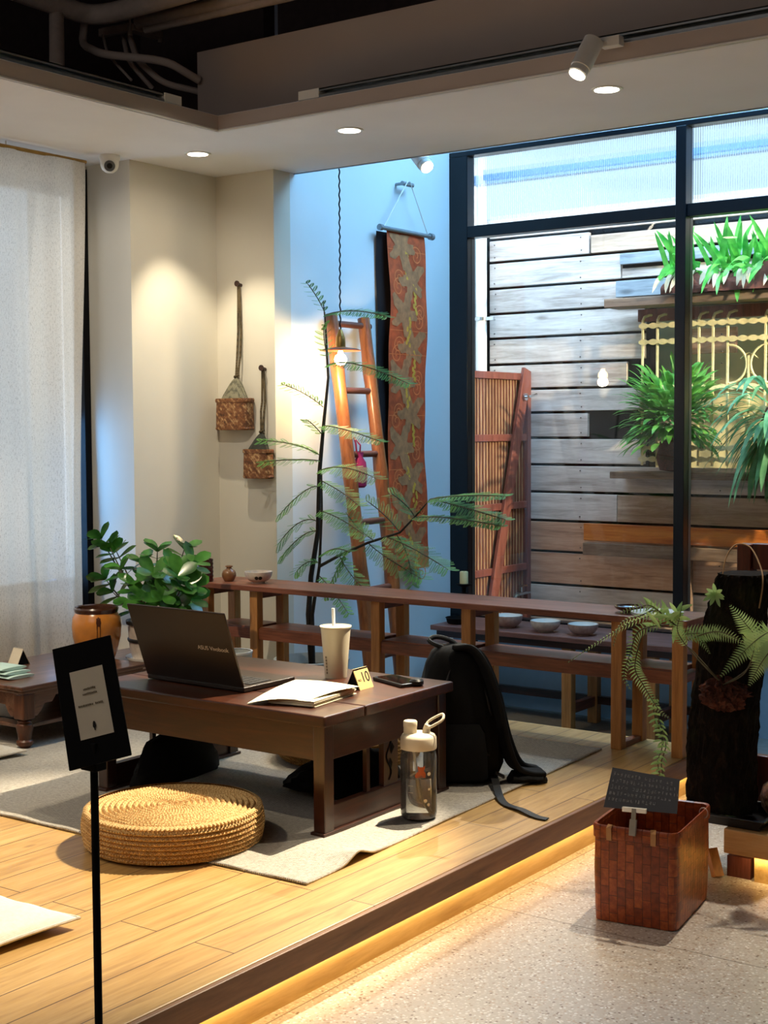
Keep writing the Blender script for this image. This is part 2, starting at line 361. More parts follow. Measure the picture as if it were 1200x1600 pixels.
# ------------------------------------------------------------------ mesh builder
class MB:
    def __init__(s): s.v = []; s.f = []; s.mi = []; s.cur = 0
    def add(s, vs, fs):
        b = len(s.v); s.v += [tuple(p) for p in vs]; s.f += [tuple(b+i for i in f) for f in fs]; s.mi += [s.cur]*len(fs); return s
    def box(s, a, b):
        x0, x1 = sorted((a[0], b[0])); y0, y1 = sorted((a[1], b[1])); z0, z1 = sorted((a[2], b[2]))
        return s.add([(x0, y0, z0), (x1, y0, z0), (x1, y1, z0), (x0, y1, z0), (x0, y0, z1), (x1, y0, z1), (x1, y1, z1), (x0, y1, z1)],
                     [(3, 2, 1, 0), (4, 5, 6, 7), (0, 1, 5, 4), (1, 2, 6, 5), (2, 3, 7, 6), (3, 0, 4, 7)])
    def beam(s, p0, p1, w, d, up=(0, 0, 1)):
        p0, p1 = V(p0), V(p1); t = (p1-p0).normalized(); u = V(up)
        if abs(t.dot(u)) > .98: u = V((0, 1, 0))
        a = t.cross(u).normalized()*w/2; b = a.cross(t).normalized()*d/2
        vs = [p+i*a+j*b for p in (p0, p1) for i, j in ((-1, -1), (1, -1), (1, 1), (-1, 1))]
        return s.add(vs, [(0, 1, 2, 3), (7, 6, 5, 4), (0, 4, 5, 1), (1, 5, 6, 2), (2, 6, 7, 3), (3, 7, 4, 0)])
    def quad(s, *p): return s.add(p, [tuple(range(len(p)))])
    def ring(s, c, t, r, n, u=None):
        t = V(t).normalized(); u = V(u) if u else (V((0, 0, 1)) if abs(t.z) < .95 else V((0, 1, 0)))
        a = t.cross(u).normalized(); b = t.cross(a)
        return [V(c)+a*r*math.cos(2*math.pi*i/n)+b*r*math.sin(2*math.pi*i/n) for i in range(n)]
    def tube(s, pts, r, n=8, cap=True):
        pts = [V(p) for p in pts]; k = len(pts); rs = r if isinstance(r, (list, tuple)) else [r]*k
        b = len(s.v); vs = []; u = None
        for i, p in enumerate(pts):
            t = (pts[min(i+1, k-1)]-pts[max(i-1, 0)]).normalized()
            if u is None: u = V((0, 0, 1)) if abs(t.z) < .9 else V((0, 1, 0))
            a = t.cross(u).normalized(); u = a.cross(t).normalized()
            vs += [p+a*rs[i]*math.cos(2*math.pi*j/n)+u*rs[i]*math.sin(2*math.pi*j/n) for j in range(n)]
        fs = [(i*n+j, i*n+(j+1) % n, (i+1)*n+(j+1) % n, (i+1)*n+j) for i in range(k-1) for j in range(n)]
        if cap: fs += [tuple(range(n-1, -1, -1)), tuple(range((k-1)*n, k*n))]
        return s.add(vs, fs)
    def cyl(s, p0, p1, r0, r1=None, n=20): return s.tube([p0, p1], [r0, r0 if r1 is None else r1], n)
    def lathe(s, prof, c=(0, 0, 0), n=32, fn=None):
        vs = []
        for i, (r, z) in enumerate(prof):
            for j in range(n):
                a = 2*math.pi*j/n; rr = max(r, 1e-5)
                if fn: rr, z2 = fn(rr, z, a)
                else: z2 = z
                vs.append((c[0]+rr*math.cos(a), c[1]+rr*math.sin(a), c[2]+z2))
        k = len(prof)
        fs = [(i*n+j, i*n+(j+1) % n, (i+1)*n+(j+1) % n, (i+1)*n+j) for i in range(k-1) for j in range(n)]
        return s.add(vs, fs)
    def grid(s, fn, nu, nv):
        vs = [fn(i/nu, j/nv) for i in range(nu+1) for j in range(nv+1)]
        return s.add(vs, [(i*(nv+1)+j, (i+1)*(nv+1)+j, (i+1)*(nv+1)+j+1, i*(nv+1)+j+1) for i in range(nu) for j in range(nv)])
    def loft(s, rings, cap=True):
        n = len(rings[0]); vs = [p for r in rings for p in r]
        fs = [(i*n+j, i*n+(j+1) % n, (i+1)*n+(j+1) % n, (i+1)*n+j) for i in range(len(rings)-1) for j in range(n)]
        if cap: fs += [tuple(range(n-1, -1, -1)), tuple(range((len(rings)-1)*n, len(rings)*n))]
        return s.add(vs, fs)
    def ribbon(s, pts, width, thick, side):
        rings = []; pts = [V(p) for p in pts]; k = len(pts)
        for i, p in enumerate(pts):
            t = (pts[min(i+1, k-1)]-pts[max(i-1, 0)]).normalized(); sd = V(side[i] if isinstance(side, list) else side)
            sd = (sd-t*sd.dot(t)).normalized(); nn = t.cross(sd)
            w_ = (width[i] if isinstance(width, list) else width)/2
            rings.append([p+sd*w_-nn*thick/2, p+sd*w_+nn*thick/2, p-sd*w_+nn*thick/2, p-sd*w_-nn*thick/2])
        return s.loft(rings)
    def poly(s, pts, th):   # outline (3D, planar) extruded by vector th
        n = len(pts); th = V(th)
        vs = [V(p) for p in pts]+[V(p)+th for p in pts]
        return s.add(vs, [tuple(range(n-1, -1, -1)), tuple(range(n, 2*n))]+[(i, (i+1) % n, n+(i+1) % n, n+i) for i in range(n)])
    def mesh(s, name, mats, smooth):
        me = bpy.data.meshes.new(name); me.from_pydata(s.v, [], s.f)
        for mm in (mats if isinstance(mats, (list, tuple)) else [mats]): me.materials.append(mm)
        me.polygons.foreach_set('material_index', s.mi)
        bm = bmesh.new(); bm.from_mesh(me); bmesh.ops.recalc_face_normals(bm, faces=bm.faces); bm.to_mesh(me); bm.free()
        if smooth:
            me.polygons.foreach_set('use_smooth', [True]*len(me.polygons))
            try: me.set_sharp_from_angle(angle=R_(40))
            except Exception: pass
        me.update(); return me
def mw(o):
    b = Matrix.LocRotScale(o.location, o.rotation_euler, o.scale)
    return mw(o.parent) @ o.matrix_parent_inverse @ b if o.parent else b
def obj(name, mb, mats, parent=None, smooth=False, bevel=0, kind=None, label=None):
    me = mb.mesh(name, mats, smooth); o = bpy.data.objects.new(name, me); COL.objects.link(o)
    if parent is None:
        xs, ys, zs = zip(*[v.co for v in me.vertices])
        c = V(((min(xs)+max(xs))/2, (min(ys)+max(ys))/2, min(zs))); me.transform(Matrix.Translation(-c)); o.location = c
    else:
        o.parent = parent; o.matrix_parent_inverse = mw(parent).inverted()
        xs, ys, zs = zip(*[v.co for v in me.vertices])
        c = V(((min(xs)+max(xs))/2, (min(ys)+max(ys))/2, min(zs))); me.transform(Matrix.Translation(-c)); o.location = c
    if bevel:
        b = o.modifiers.new('bevel', 'BEVEL'); b.width = bevel; b.segments = 2; b.limit_method = 'ANGLE'; b.angle_limit = R_(50)
    if kind: o['kind'] = kind
    if label: o['label'] = label
    return o
def struct(name, mb, mats, parent=None, **k):
    return obj(name, mb, mats, parent, kind='structure', **k)
def thing(name, label, cat, loc, group=None):
    o = bpy.data.objects.new(name, None); COL.objects.link(o); o.location = loc; o.empty_display_size = .05
    o['label'] = label; o['category'] = cat
    if group: o['group'] = group
    return o
def tag(o, label, cat, group=None):
    o['label'] = label; o['category'] = cat
    if group: o['group'] = group
    return o
def dup(root, off, label=None):
    def cp(o, par):
        c = o.copy(); COL.objects.link(c)
        if par: c.parent = par; c.matrix_parent_inverse = o.matrix_parent_inverse.copy()
        for ch in [x for x in o.children]: cp(ch, c)
        return c
    r = cp(root, None); r.location = root.location+V(off)
    if label: r['label'] = label
    return r
def text(s, size, mat, mtx, name, parent, ext=.0003, kind=None):
    cu = bpy.data.curves.new('t', 'FONT'); cu.body = s; cu.size = size; cu.extrude = ext; cu.align_x = 'CENTER'; cu.align_y = 'CENTER'
    t = bpy.data.objects.new('t', cu); COL.objects.link(t)
    dg = bpy.context.evaluated_depsgraph_get(); dg.update()
    me = bpy.data.meshes.new_from_object(t.evaluated_get(dg)); bpy.data.objects.remove(t); bpy.data.curves.remove(cu)
    me.name = name; me.transform(mtx); me.materials.clear(); me.materials.append(mat)
    o = bpy.data.objects.new(name, me); COL.objects.link(o); o.parent = parent; o.matrix_parent_inverse = mw(parent).inverted()
    return o
def frame(o, x, y):     # matrix from origin, x axis, y axis
    x = V(x).normalized(); y = V(y); y = (y-x*y.dot(x)).normalized(); z = x.cross(y)
    m = Matrix.Identity(4)
    for i in range(3): m[i][0] = x[i]; m[i][1] = y[i]; m[i][2] = z[i]; m[i][3] = o[i]
    return m
def rnd(a, b): return random.uniform(a, b)
def bez(p0, p1, p2, n=8):
    p0, p1, p2 = V(p0), V(p1), V(p2)
    return [p0*(1-t)**2+p1*2*t*(1-t)+p2*t*t for t in [i/n for i in range(n+1)]]
def blade(mb, base, d, nrm, L, W, droop=.3, n=5, shape='lance', fold=.15):
    """a leaf blade: strip of n segments with a mid rib, bending downwards"""
    base = V(base); d = V(d).normalized(); s = d.cross(V(nrm)).normalized()
    if s.length < .1: s = d.cross(V((1, 0, 0))).normalized()
    vs = []; p = base.copy(); dd = d.copy()
    for i in range(n+1):
        t = i/n
        wd = {'lance': math.sin(math.pi*min(1, t*.92+.06))**.8, 'obovate': math.sin(math.pi*min(1, t**1.5*.93+.04))**.6, 'strap': (1-t**4)*.9+.05}[shape]*W/2
        if t == 1: wd = W*.02
        nn = s.cross(dd)
        vs += [p-s*wd+nn*fold*wd, p, p+s*wd+nn*fold*wd]
        p = p+dd*L/n; dd = (dd+V((0, 0, -droop/n))).normalized()
    fs = []
    for i in range(n):
        a = i*3; fs += [(a, a+1, a+4, a+3), (a+1, a+2, a+5, a+4)]
    mb.add(vs, fs)
# ================================================================== the setting
struct('floor', MB().box((-2.1, -2.5, -.06), (3.2, 4.72, 0)), M['terrazzo'])
pf = struct('floor', MB().box((-5.4, -2.5, ZP-.064), (-1.954, 4.70, ZP)), M['platform'], bevel=.004)
pf['label'] = 'raised pine board platform'
struct('trim_7', MB().box((-1.956, -2.5, ZP-.066), (-1.940, 4.70, ZP-.002)), wood('dark_brown_nosing', '#5c3c22', '#80583a', '#946a46', 'Y', .5), bevel=.003)  # nosing board, its shade put in as a darker brown than the platform top
struct('trim_1', MB().box((-2.01, -2.5, 0), (-1.978, 4.68, ZP-.065)), M['pine'])
struct('trim_2', MB().cyl((-5.0, 4.70, ZP-.036), (-1.954, 4.70, ZP-.036), .036), M['pine'], smooth=True)
struct('floor', MB().box((-5.4, 4.70, ZB-.05), (3.2, YW+.1, ZB)), M['concrete'])
struct('wall_step', MB().box((-5.4, 4.66, ZB), (3.2, 4.70, ZP-.075)), M['wallw'])
# left side: street window wall
b = MB().box((-5.1, -2.5, 0), (-4.95, 4.49, .55)); struct('wall_left', b, M['wall'])
b = MB().box((-5.1, -2.5, 2.42), (-4.95, 4.49, 2.55)); struct('wall_left', b, M['wall'])
struct('wall_void', MB().box((-5.4, -2.5, 2.56), (-5.1, YS, 3.4)), M['void'])
struct('wall_void', MB().box((-5.1, YB+.0, ZC+.06), (XB-.05, YB+.08, 3.4)), M['void'])
b = MB().box((-5.1, -2.5, .55), (-4.95, 1.1, 2.42)); struct('wall_left', b, M['wall'])
b = MB().box((-5.3, 4.49, -.1), (XL, YB+.01, ZC+.02)); struct('wall_column', b, M['wall'])
b = MB().box((-5.3, YB, ZB), (XB, YB+.12, ZC+.05)); struct('wall_basket_side', b, M['wall'])
b = MB().box((XB-.12, YB+.12, ZB), (XB, YW+.12, 3.7)); struct('wall_ladder_side', b, M['wallw'])
w2 = struct('window_2', MB().box((-5.04, 1.1, .55), (-4.98, 4.49, .60)).box((-5.04, 1.1, 2.37), (-4.98, 4.49, 2.42)).box((-5.04, 1.1, .6), (-4.98, 1.16, 2.37)).box((-5.04, 2.76, .6), (-4.98, 2.82, 2.37)), M['steel'])
y0, y1 = onx(129, 700, -4.90).y, onx(145, 700, -4.90).y
struct('window_stile', MB().box((-4.95, y0, .0), (-4.88, 4.485, 2.48)), M['black'], w2)
struct('window_pane', MB().box((-5.015, 1.16, .6), (-5.007, 4.44, 2.37)), M['glass'], w2)
# soffit
struct('ceiling', MB().box((-5.3, -2.5, ZC), (XI, YS, ZC+.06)).box((XI, YI, ZC), (3.2, YS, ZC+.06)), M['ceil'])
tr1 = MB().box((XI-.02, -2.5, ZC), (XI+.001, YI, ZC+.058)).box((XI-.02, YI-.001, ZC), (3.2, YI+.02, ZC+.058)); struct('trim_3', tr1, M['wallg'])
struct('trim_4', MB().box((XI-.004, -2.5, ZC-.003), (XI+.004, YI+.004, ZC+.003)).box((XI-.004, YI-.004, ZC-.003), (3.2, YI+.004, ZC+.003)), M['white'])
struct('trim_5', MB().box((XB, YS-.004, ZC-.004), (3.2, YS+.006, ZC+.01)), M['grey_metal'])
xl = ony(308, 82, YI+.13).x; zt = ony(308, 82, YI+.13).z
struct('wall_upper', MB().box((xl, YI+.13, ZC+.05), (3.2, YS, zt)), M['wallg'])
struct('ceiling', MB().box((-5.4, -2.5, 3.4), (3.2, YS, 3.5)), M['void'])
struct('wall_upper', MB().box((XB-.05, YS-.05, ZC+.05), (3.2, YS, 3.7)), M['void'])
struct('ceiling', MB().box((XB-.1, YS-.05, 3.7), (3.2, YW+.1, 3.8)), M['wallw'])
struct('wall_back', MB().box((-5.4, -2.62, -.1), (3.2, -2.5, 3.5)), M['wall'])
struct('wall_right', MB().box((3.2, -2.6, -.3), (3.3, YW+.1, 3.8)), M['wall'])
# window wall
zs = ony(850, 972, YW).z; zt0, zt1 = ony(740, 372, YW).z, ony(740, 354, YW).z
zh0, zh1 = ony(1000, 208, YW).z, ony(712, 243, YW).z
struct('wall_window_side', MB().box((XB, YW, ZB), (3.2, YW+.1, zs-.03)), plain('blue_light_tint', '#9cbcd4', .8, .03))  # white wall below the window, blue daylight put into its colour
struct('wall_window_side', MB().box((XB, YW, zh1), (3.2, YW+.1, 3.7)), M['wallw'])
win = struct('window_1', MB().box((XB, YW-.03, zh0), (3.2, YW+.05, zh1+.01)).box((XB, YW-.03, zs-.05), (3.2, YW+.05, zs+.01)), M['steel'], bevel=.003)
fx0, fx1 = XB, ony(735, 600, YW).x
mx = [ony(1055, 600, YW-.03).x]
struct('window_frame', MB().box((fx0, YW-.03, zs), (fx1, YW+.05, zh0)), M['steel'], win, bevel=.003)
xs = [fx1]
for k in range(5):
    x = mx[0]+k*1.12
    struct('window_frame', MB().box((x, YW-.045, zs), (x+.055, YW+.05, zh0)), M['steel'], win, bevel=.003)
    struct('window_frame', MB().box((xs[-1], YW-.03, zt0), (x, YW+.045, zt1)), M['steel'], win, bevel=.003)
    struct('window_pane', MB().box((xs[-1], YW+.01, zs), (x, YW+.018, zt0)), M['glass'], win)
    n = int((x-xs[-1])/.006); g = MB(); x0 = xs[-1]
    def rib(u, v, x0=x0, x=x, n=n): return (x0+(x-x0)*u, YW+.012+.0035*math.cos(u*n*math.pi/1.0), zt1+(zh0-zt1)*v)
    g.grid(rib, min(n*2, 700), 1)
    struct('ribbed_pane', g, M['ribbed'], win, smooth=True)
    xs.append(x+.055)

# ---------------------------------------------------------------- the yard outside
struct('floor', MB().box((-6, YW+.1, -.1), (4, 9, -.02)), M['concrete'])
struct('wall_yard_left', MB().box((-4.75, YW+.12, -.1), (-4.62, YO, 3.6)), plain('grey_blue_render', '#c2ccd2', .8))
struct('wall_yard_back', MB().box((-6, YO+.03, -.1), (-3.5, YO+.12, 2.58)).box((-3.5, YO+.03, -.1), (4, YO+.12, 1.05)).box((-3.5, YO+.03, 1.98), (4, YO+.12, 2.58)), M['black'])
struct('wall_yard_recess', MB().box((-3.7, YO+.42, .9), (4, YO+.46, 2.2)), M['yellowwall'])
bmp = plain('blue_grey_beam_paint', '#2c567c', .5)
for yy, z, lb in ((YO-.1, 2.80, 'lower blue beam behind the ribbed glass above yard planks'), (YO-.25, 2.98, 'upper blue beam behind the ribbed glass above yard planks')):
    tag(obj('roof_beam', MB().box((-4.6, yy, z), (3, yy+.05, z+.06)), bmp), lb, 'beam')

zr = [2.449, 2.309, 2.149, 1.993, 1.841, 1.68, 1.527, 1.382, 1.228, 1.066, .9, .725, .538, .338, .138, -.02]
XE = 3.0; X0 = ony(765, 600, YO).x
planks = [MB() for _ in plank_mats]
def plank(i, x0, x1, z0, z1, y=0.0, th=.028): planks[i].box((x0, YO-y, z0+.007), (x1, YO-y+th, z1-.009))
plank(0, X0, -3.88, zr[1], zr[0]); plank(2, -3.865, XE, zr[1], zr[0]-.02, .004)
plank(1, X0, -3.672, zr[2], zr[1]); plank(3, -3.665, XE, 2.225, 2.305, .03); plank(0, -3.665, XE, zr[2], 2.222)
plank(0, X0, -3.672, zr[3], zr[2]); plank(3, -3.68, -3.2, 2.035, 2.145, .05); plank(2, -3.65, XE, zr[3], 2.04, .02)
plank(1, X0, -3.52, zr[4], zr[3]); plank(0, X0, -3.52, zr[5], zr[4]); plank(0, X0, -3.63, zr[6], zr[5])
plank(1, X0, -3.52, zr[7], zr[6]); plank(0, X0, -3.885, zr[8], zr[7]); plank(1, X0, -3.52, zr[9], zr[8])
plank(0, X0, XE, zr[10], zr[9]); plank(1, X0, -3.69, zr[11], zr[10]); plank(2, -3.685, XE, zr[11], zr[10], .004)
plank(4, X0, XE, zr[12], zr[11]); plank(4, X0, XE, zr[13], zr[12]); plank(0, X0, XE, zr[14], zr[13]); plank(2, X0, XE, zr[15], zr[14])
plank(0, X0, XE, 2.449, 2.600)
plank(4, ony(1060, 540, 7.62).x, ony(1152, 540, 7.62).x, 1.70, 1.86, -.1); plank(2, -3.5, -3.2, 1.2, 1.35, -.1)
for i, p in enumerate(planks): struct('wall_yard_planks', p, plank_mats[i], bevel=.003)
nails = MB()
for z0, z1 in zip(zr[1:], zr[:-1]):
    for x in (X0+.04, -3.93, -3.05, -2.2):
        for z in (z0+.03, z1-.035): nails.cyl((x+rnd(-.006, .006), YO-.003, z), (x, YO+.01, z), .004, n=6)
struct('wall_yard_nails', nails, M['void'])
# pale pipe beside the planks
pp = thing('drain_pipe', 'pale blue white vertical drain pipe at left edge of the planked wall', 'pipe', (ony(751, 450, 7.42).x, 7.42, 0))
px_ = ony(752, 450, 7.42).x
obj('pipe', MB().cyl((px_, 7.42, 0), (px_, 7.42, 3.2), .034), M['white'], pp, smooth=True)
for z in (1.95, .6): obj('pipe_bracket', MB().cyl((px_, 7.42, z), (px_, 7.42, z+.02), .040).box((px_+.03, 7.41, z), (px_+.09, 7.43, z+.02)), M['chrome'], pp)
# garden gate against the left yard wall
GX = -4.30
g0 = YW+.16; g1 = onx(822, 583, GX).y; gz = 1.622
gate = thing('garden_gate', 'half open red brown slatted garden gate with diagonal brace', 'gate', (GX, g0, 0))
obj('slat_panel', MB().box((GX-.02, g0, .05), (GX, g1, gz-.02)), M['bamboo_slat'], gate)
sl = MB(); n = 22
for i in range(n+1):
    y = g0+(g1-g0)*i/n; sl.box((GX-.001, y-.003, .05), (GX+.006, y+.003, gz-.02))
obj('batten', sl, M['redwood'], gate)
for z in (gz-.045, 1.21, .80, .42, .12): obj('rail', MB().box((GX, g0, z), (GX+.022, g1, z+.042)), M['redwood'], gate, bevel=.003)
obj('stile', MB().box((GX-.02, g1-.03, .03), (GX+.03, g1+.012, gz)), M['redwood'], gate, bevel=.003)
obj('brace', MB().beam((GX+.032, g1-.05, gz+.02), (GX+.032, g0+.25, .10), .085, .022, (1, 0, 0)), M['redwood'], gate, bevel=.003)
lt = MB().cyl((GX+.05, g1-.10, 1.475), (GX+.06, g1-.10, 1.475), .022).cyl((GX+.05, g1-.10, 1.475), (GX+.09, g1-.10, 1.475), .007).cyl((GX+.085, g1-.12, 1.475), (GX+.085, g1-.02, 1.49), .008)
obj('latch', lt, M['chrome'], gate, smooth=True)
# tap
tx = ony(812, 928, 7.38)
tap = MB().cyl((tx.x, 7.5, tx.z), (tx.x, 7.36, tx.z), .011).tube([(tx.x, 7.40, tx.z), (tx.x-.01, 7.36, tx.z), (tx.x-.02, 7.34, tx.z-.03)], .012).cyl((tx.x, 7.40, tx.z), (tx.x, 7.40, tx.z+.04), .007).beam((tx.x-.02, 7.40, tx.z+.045), (tx.x+.05, 7.40, tx.z+.055), .014, .01)
tag(obj('garden_tap', tap, M['chrome'], smooth=True), 'small chrome garden tap low beside the gate foot', 'tap')
# bench boards in front of the planks
bn = thing('yard_bench', 'orange varnished bench back standing against the lower planks', 'bench', (-2.5, YO-.1, 0))
bx = ony(914, 830, YO-.1).x; bz0, bz1 = ony(980, 847, YO-.1).z, ony(980, 820, YO-.1).z
obj('back_board', MB().box((bx, YO-.12, bz0), (XE, YO-.09, bz1)), M['orangew'], bn, bevel=.004)
obj('seat_board', MB().box((bx, YO-.13, bz0-.085), (XE, YO-.085, bz0-.012)), M['ledge'], bn, bevel=.004, label='weathered purple grey board')
for dx in (.6, 2.2): obj('support', MB().box((bx+dx, YO-.085, 0), (bx+dx+.06, YO-.05, bz1)), M['ledge'], bn)
# wall ledges
l1z = ony(1000, 742, YO-.12).z
tag(obj('wall_ledge', MB().box((ony(962, 740, YO-.12).x, YO-.2, l1z-.02), (XE, YO+.03, l1z+.02)), M['ledge'], bevel=.004), 'weathered wooden ledge under the iron grille carrying green bush', 'shelf')
l2z = ony(1130, 458, YO-.15).z
hl = thing('planter_ledge', 'brown wooden ledge above the iron grille holding strap leaved ferns', 'shelf', (-2.8, YO, l2z))
obj('board', MB().box((-3.66, YO-.24, l2z-.05), (XE, YO-.055, l2z)), M['ledge'], hl, bevel=.004)
obj('header_board', MB().box((ony(1000, 482, YO-.03).x, YO-.06, l2z-.125), (XE, YO-.02, l2z-.055)), M['redwood'], hl, bevel=.003)
# iron grille
gr = thing('iron_grille', 'cream painted wrought iron window grille with curls on yard wall', 'grille', (-2.9, YO-.1, 1.1))
gy = YO-.10
def gp(x, y): return ony(x, y, gy)
zt_, zb_ = gp(1100, 487).z, gp(1100, 728).z
bars = [1004, 1027, 1092, 1114, 1137, 1170, 1196]
xsb = [gp(x, 560).x for x in bars]; xsb = xsb+[xsb[-1]+.1*k for k in range(1, 14)]
vb = MB()
for i, x in enumerate(xsb):
    vb.beam((x, gy, zb_), (x, gy, zt_-.03 if i != 5 else zt_-.25), .011, .011, (1, 0, 0))
    if i != 5: vb.tube([(x, gy, zt_-.035), (x+.006, gy+.01, zt_-.012), (x+.03, gy+.03, zt_), (x+.05, gy+.08, zt_)], .008, 6)
obj('vertical_bars', vb, M['cream_iron'], gr)
hb = MB()
for y in (505, 531, 605, 639, 700, 718):
    z = gp(1100, y).z
    hb.grid(lambda u, v, z=z: (xsb[0]-.02+u*(xsb[-1]-xsb[0]+.04), gy-.012, z+(v-.5)*(.012+.022*abs(math.sin(u*110)))), 220, 1)
    hb.grid(lambda u, v, z=z: (xsb[0]-.02+u*(xsb[-1]-xsb[0]+.04), gy-.008, z+(v-.5)*(.012+.022*abs(math.sin(u*110)))), 220, 1)
obj('wavy_bands', hb, M['cream_iron'], gr)
sc_ = MB(); rr = .085
for cx in (xsb[5], xsb[5]+.26, xsb[5]+.52):
    for cz in (gp(1170, 568).z, gp(1170, 668).z):
        for sx in (-1, 1):
            for sz in (-1, 1):
                sc_.tube([(cx+sx*(.012+.10*(1-math.cos(t))), gy, cz+sz*(.0+.105*math.sin(t))) for t in [i*math.pi/2/8 for i in range(9)]], .006, 6)
    for k in range(5):
        sc_.tube([(cx-.05+.10*(j/6), gy+.01, gp(1170, 560+30*k).z+.03*math.sin(j/6*math.pi)) for j in range(7)], .004, 5)
obj('scrolls', sc_, M['cream_iron'], gr)
# plants of the yard
random.seed(11)
def bush(name, label, c, rx, rz, n, L, W, mat, down=0, ry=.14, grp=None, shape='lance', droop=.9):
    t = thing(name, label, 'plant', c, grp); f = MB(); c = V(c)
    for i in range(n):
        a = rnd(0, 2*math.pi); e = rnd(-.5-down, 1.2); q = rnd(.15, 1)
        o = c+V((math.cos(a)*rx*q*.7, math.sin(a)*ry*q, rz*q*math.sin(e)*.8)); o.y = min(o.y, YO-.03)
        d = V((math.cos(a)*rnd(.5, 1), math.sin(a)*.5-.35, math.sin(e)*.9+.15-down*.6))
        l = L*rnd(.6, 1.15)
        if o.y+d.normalized().y*l > YO-.01: d.y = -abs(d.y)
        blade(f, o, d, (0, 0, 1), l, W*rnd(.7, 1.2), droop*rnd(.6, 1.3), 5, shape)
    obj('foliage', f, mat, t, smooth=True); return t
c1 = ony(1040, 660, YO-.2)
b1 = bush('leafy_bush', 'dense bright green leafy bush on the wooden ledge behind the black mullion', (c1.x+.02, YO-.19, c1.z), .30, .36, 620, .15, .038, M['bush'])
obj('root_mass', MB().lathe([(.0, .0), (.07, .01), (.09, .08), (.07, .17), (0, .2)], (c1.x+.01, YO-.13, l1z+.021), 14), M['rootball'], b1, smooth=True)
c2 = ony(1200, 660, YO-.22)
b2 = bush('staghorn_plant', 'blue green drooping fern hanging at right edge before the grille', (c2.x+.04, YO-.24, c2.z), .18, .26, 170, .36, .034, M['staghorn'], down=.75, droop=1.6)
obj('root_mass', MB().lathe([(0, -.12), (.08, -.08), (.11, 0), (.08, .08), (0, .11)], (c2.x+.06, YO-.18, c2.z), 14), M['rootball'], b2, smooth=True)
ca = ony(1140, 405, YO-.12)
bn_ = thing('birds_nest_fern', 'bright green strap leaved ferns with dry leaves on upper ledge', 'plant', (ca.x, YO-.12, l2z))
rm = MB()
def rmf(u, v):
    a = v*math.pi; x = -3.30+u*2.2
    h = .17*(.75+.3*math.sin(x*9)+.1*math.sin(x*23))*(min(1, u*8+.4))
    return (x, YO-.175-.10*math.cos(a)*(1+.1*math.sin(x*31+a*5)), l2z+.002+h*math.sin(a)*(1+.08*math.sin(a*9+x*40)))
rm.grid(rmf, 120, 14); obj('root_mass', rm, M['rootball'], bn_, smooth=True)
f = MB(); dr = MB()
for i in range(300):
    x = -3.29+rnd(0, 1)*2.1; o = V((x, YO-.19+rnd(-.05, .05), l2z+.13+rnd(-.03, .04)))
    up_ = i % 3
    d = V((rnd(-.5, .5), rnd(-.7, .0), 1.0 if up_ == 0 else rnd(-.5, .35)))
    blade(f, o, d, (0, -1, 0), rnd(.16, .27) if up_ == 0 else rnd(.10, .19), rnd(.025, .045), .5 if up_ == 0 else 1.8, 6, 'strap', .1)
for i in range(70):
    x = -3.29+rnd(0, 1)*2.1; blade(dr, (x, YO-.2, l2z+.13), (rnd(-.4, .4), -.5, -.3), (0, -1, 0), rnd(.1, .17), .03, 1.6, 5, 'lance')
obj('foliage', f, M['birdsnest'], bn_, smooth=True); obj('dry_leaves', dr, M['deadleaf'], bn_, smooth=True)
# ================================================================== ceiling services
def zc3(x, y, z=3.05): return onz(x, y, z)
def pipe(name, label, px, r, z=3.05, mat='pipe', cat='pipe', n=10, smooth=True, arc=True):
    pts = [V(zc3(p[0], p[1], p[2] if len(p) > 2 else z)) for p in px]
    if arc and len(pts) > 2:
        out = [pts[0]]
        for i in range(1, len(pts)-1):
            a = pts[i]+(pts[i-1]-pts[i])*.3; b = pts[i]+(pts[i+1]-pts[i])*.3; out += bez(a, pts[i], b, 5)
        pts = out+[pts[-1]]
    return tag(obj(name, MB().tube(pts, r, n), M[mat], smooth=smooth), label, cat)
pipe('ceiling_pipe', 'thick grey ceiling pipe bending at upper left corner', [(-60, -45), (60, -2), (150, 28), (310, -18)], .042)
pipe('ceiling_pipe', 'vertical grey pipe dropping behind the soffit at upper left', [(88, 10, 3.06), (89, 108, 2.72)], .030)
pipe('ceiling_pipe', 'upper of two pale parallel pipes running under dark ceiling', [(215, 35), (330, 8), (560, -45)], .026)
pipe('ceiling_pipe', 'lower of two pale parallel pipes running under dark ceiling', [(228, 46, 3.02), (340, 20, 3.02), (560, -30, 3.02)], .019)
pipe('flexible_conduit', 'thick dark flexible conduit looping down from the bent pipe', [(133, 28), (128, 70, 2.95), (160, 85, 2.85), (260, 95, 2.8), (310, 125, 2.75)], .017, mat='wallg', cat='cable')
pipe('flexible_conduit', 'grey flexible conduit curving from the cable tray to the soffit', [(202, 55), (215, 95, 2.85), (255, 130, 2.75), (318, 145, 2.72)], .014, mat='wallg', cat='cable')
pipe('ceiling_cable', 'thin grey cable hanging from left end of the cable tray', [(160, 52), (168, 85, 2.9), (205, 125, 2.75)], .006, mat='wallg', cat='cable')
pipe('ceiling_cable', 'thin cable beside the flexible conduit under cable tray', [(192, 55), (200, 95, 2.85), (238, 138, 2.75)], .010, mat='wallg', cat='cable')
ct = thing('cable_tray', 'small grey metal cable tray hung from a rod under the ceiling', 'tray', zc3(203, 45))
a, b_, c_ = V(zc3(157, 52)), V(zc3(203, 43)), V(zc3(250, 56))
obj('rail', MB().beam(a, b_, .03, .035).beam(b_, c_, .05, .03), M['pipe'], ct, bevel=.003)
obj('hanging_rod', MB().cyl(b_, b_+V((0, 0, .35)), .005, n=8), M['pipe'], ct)
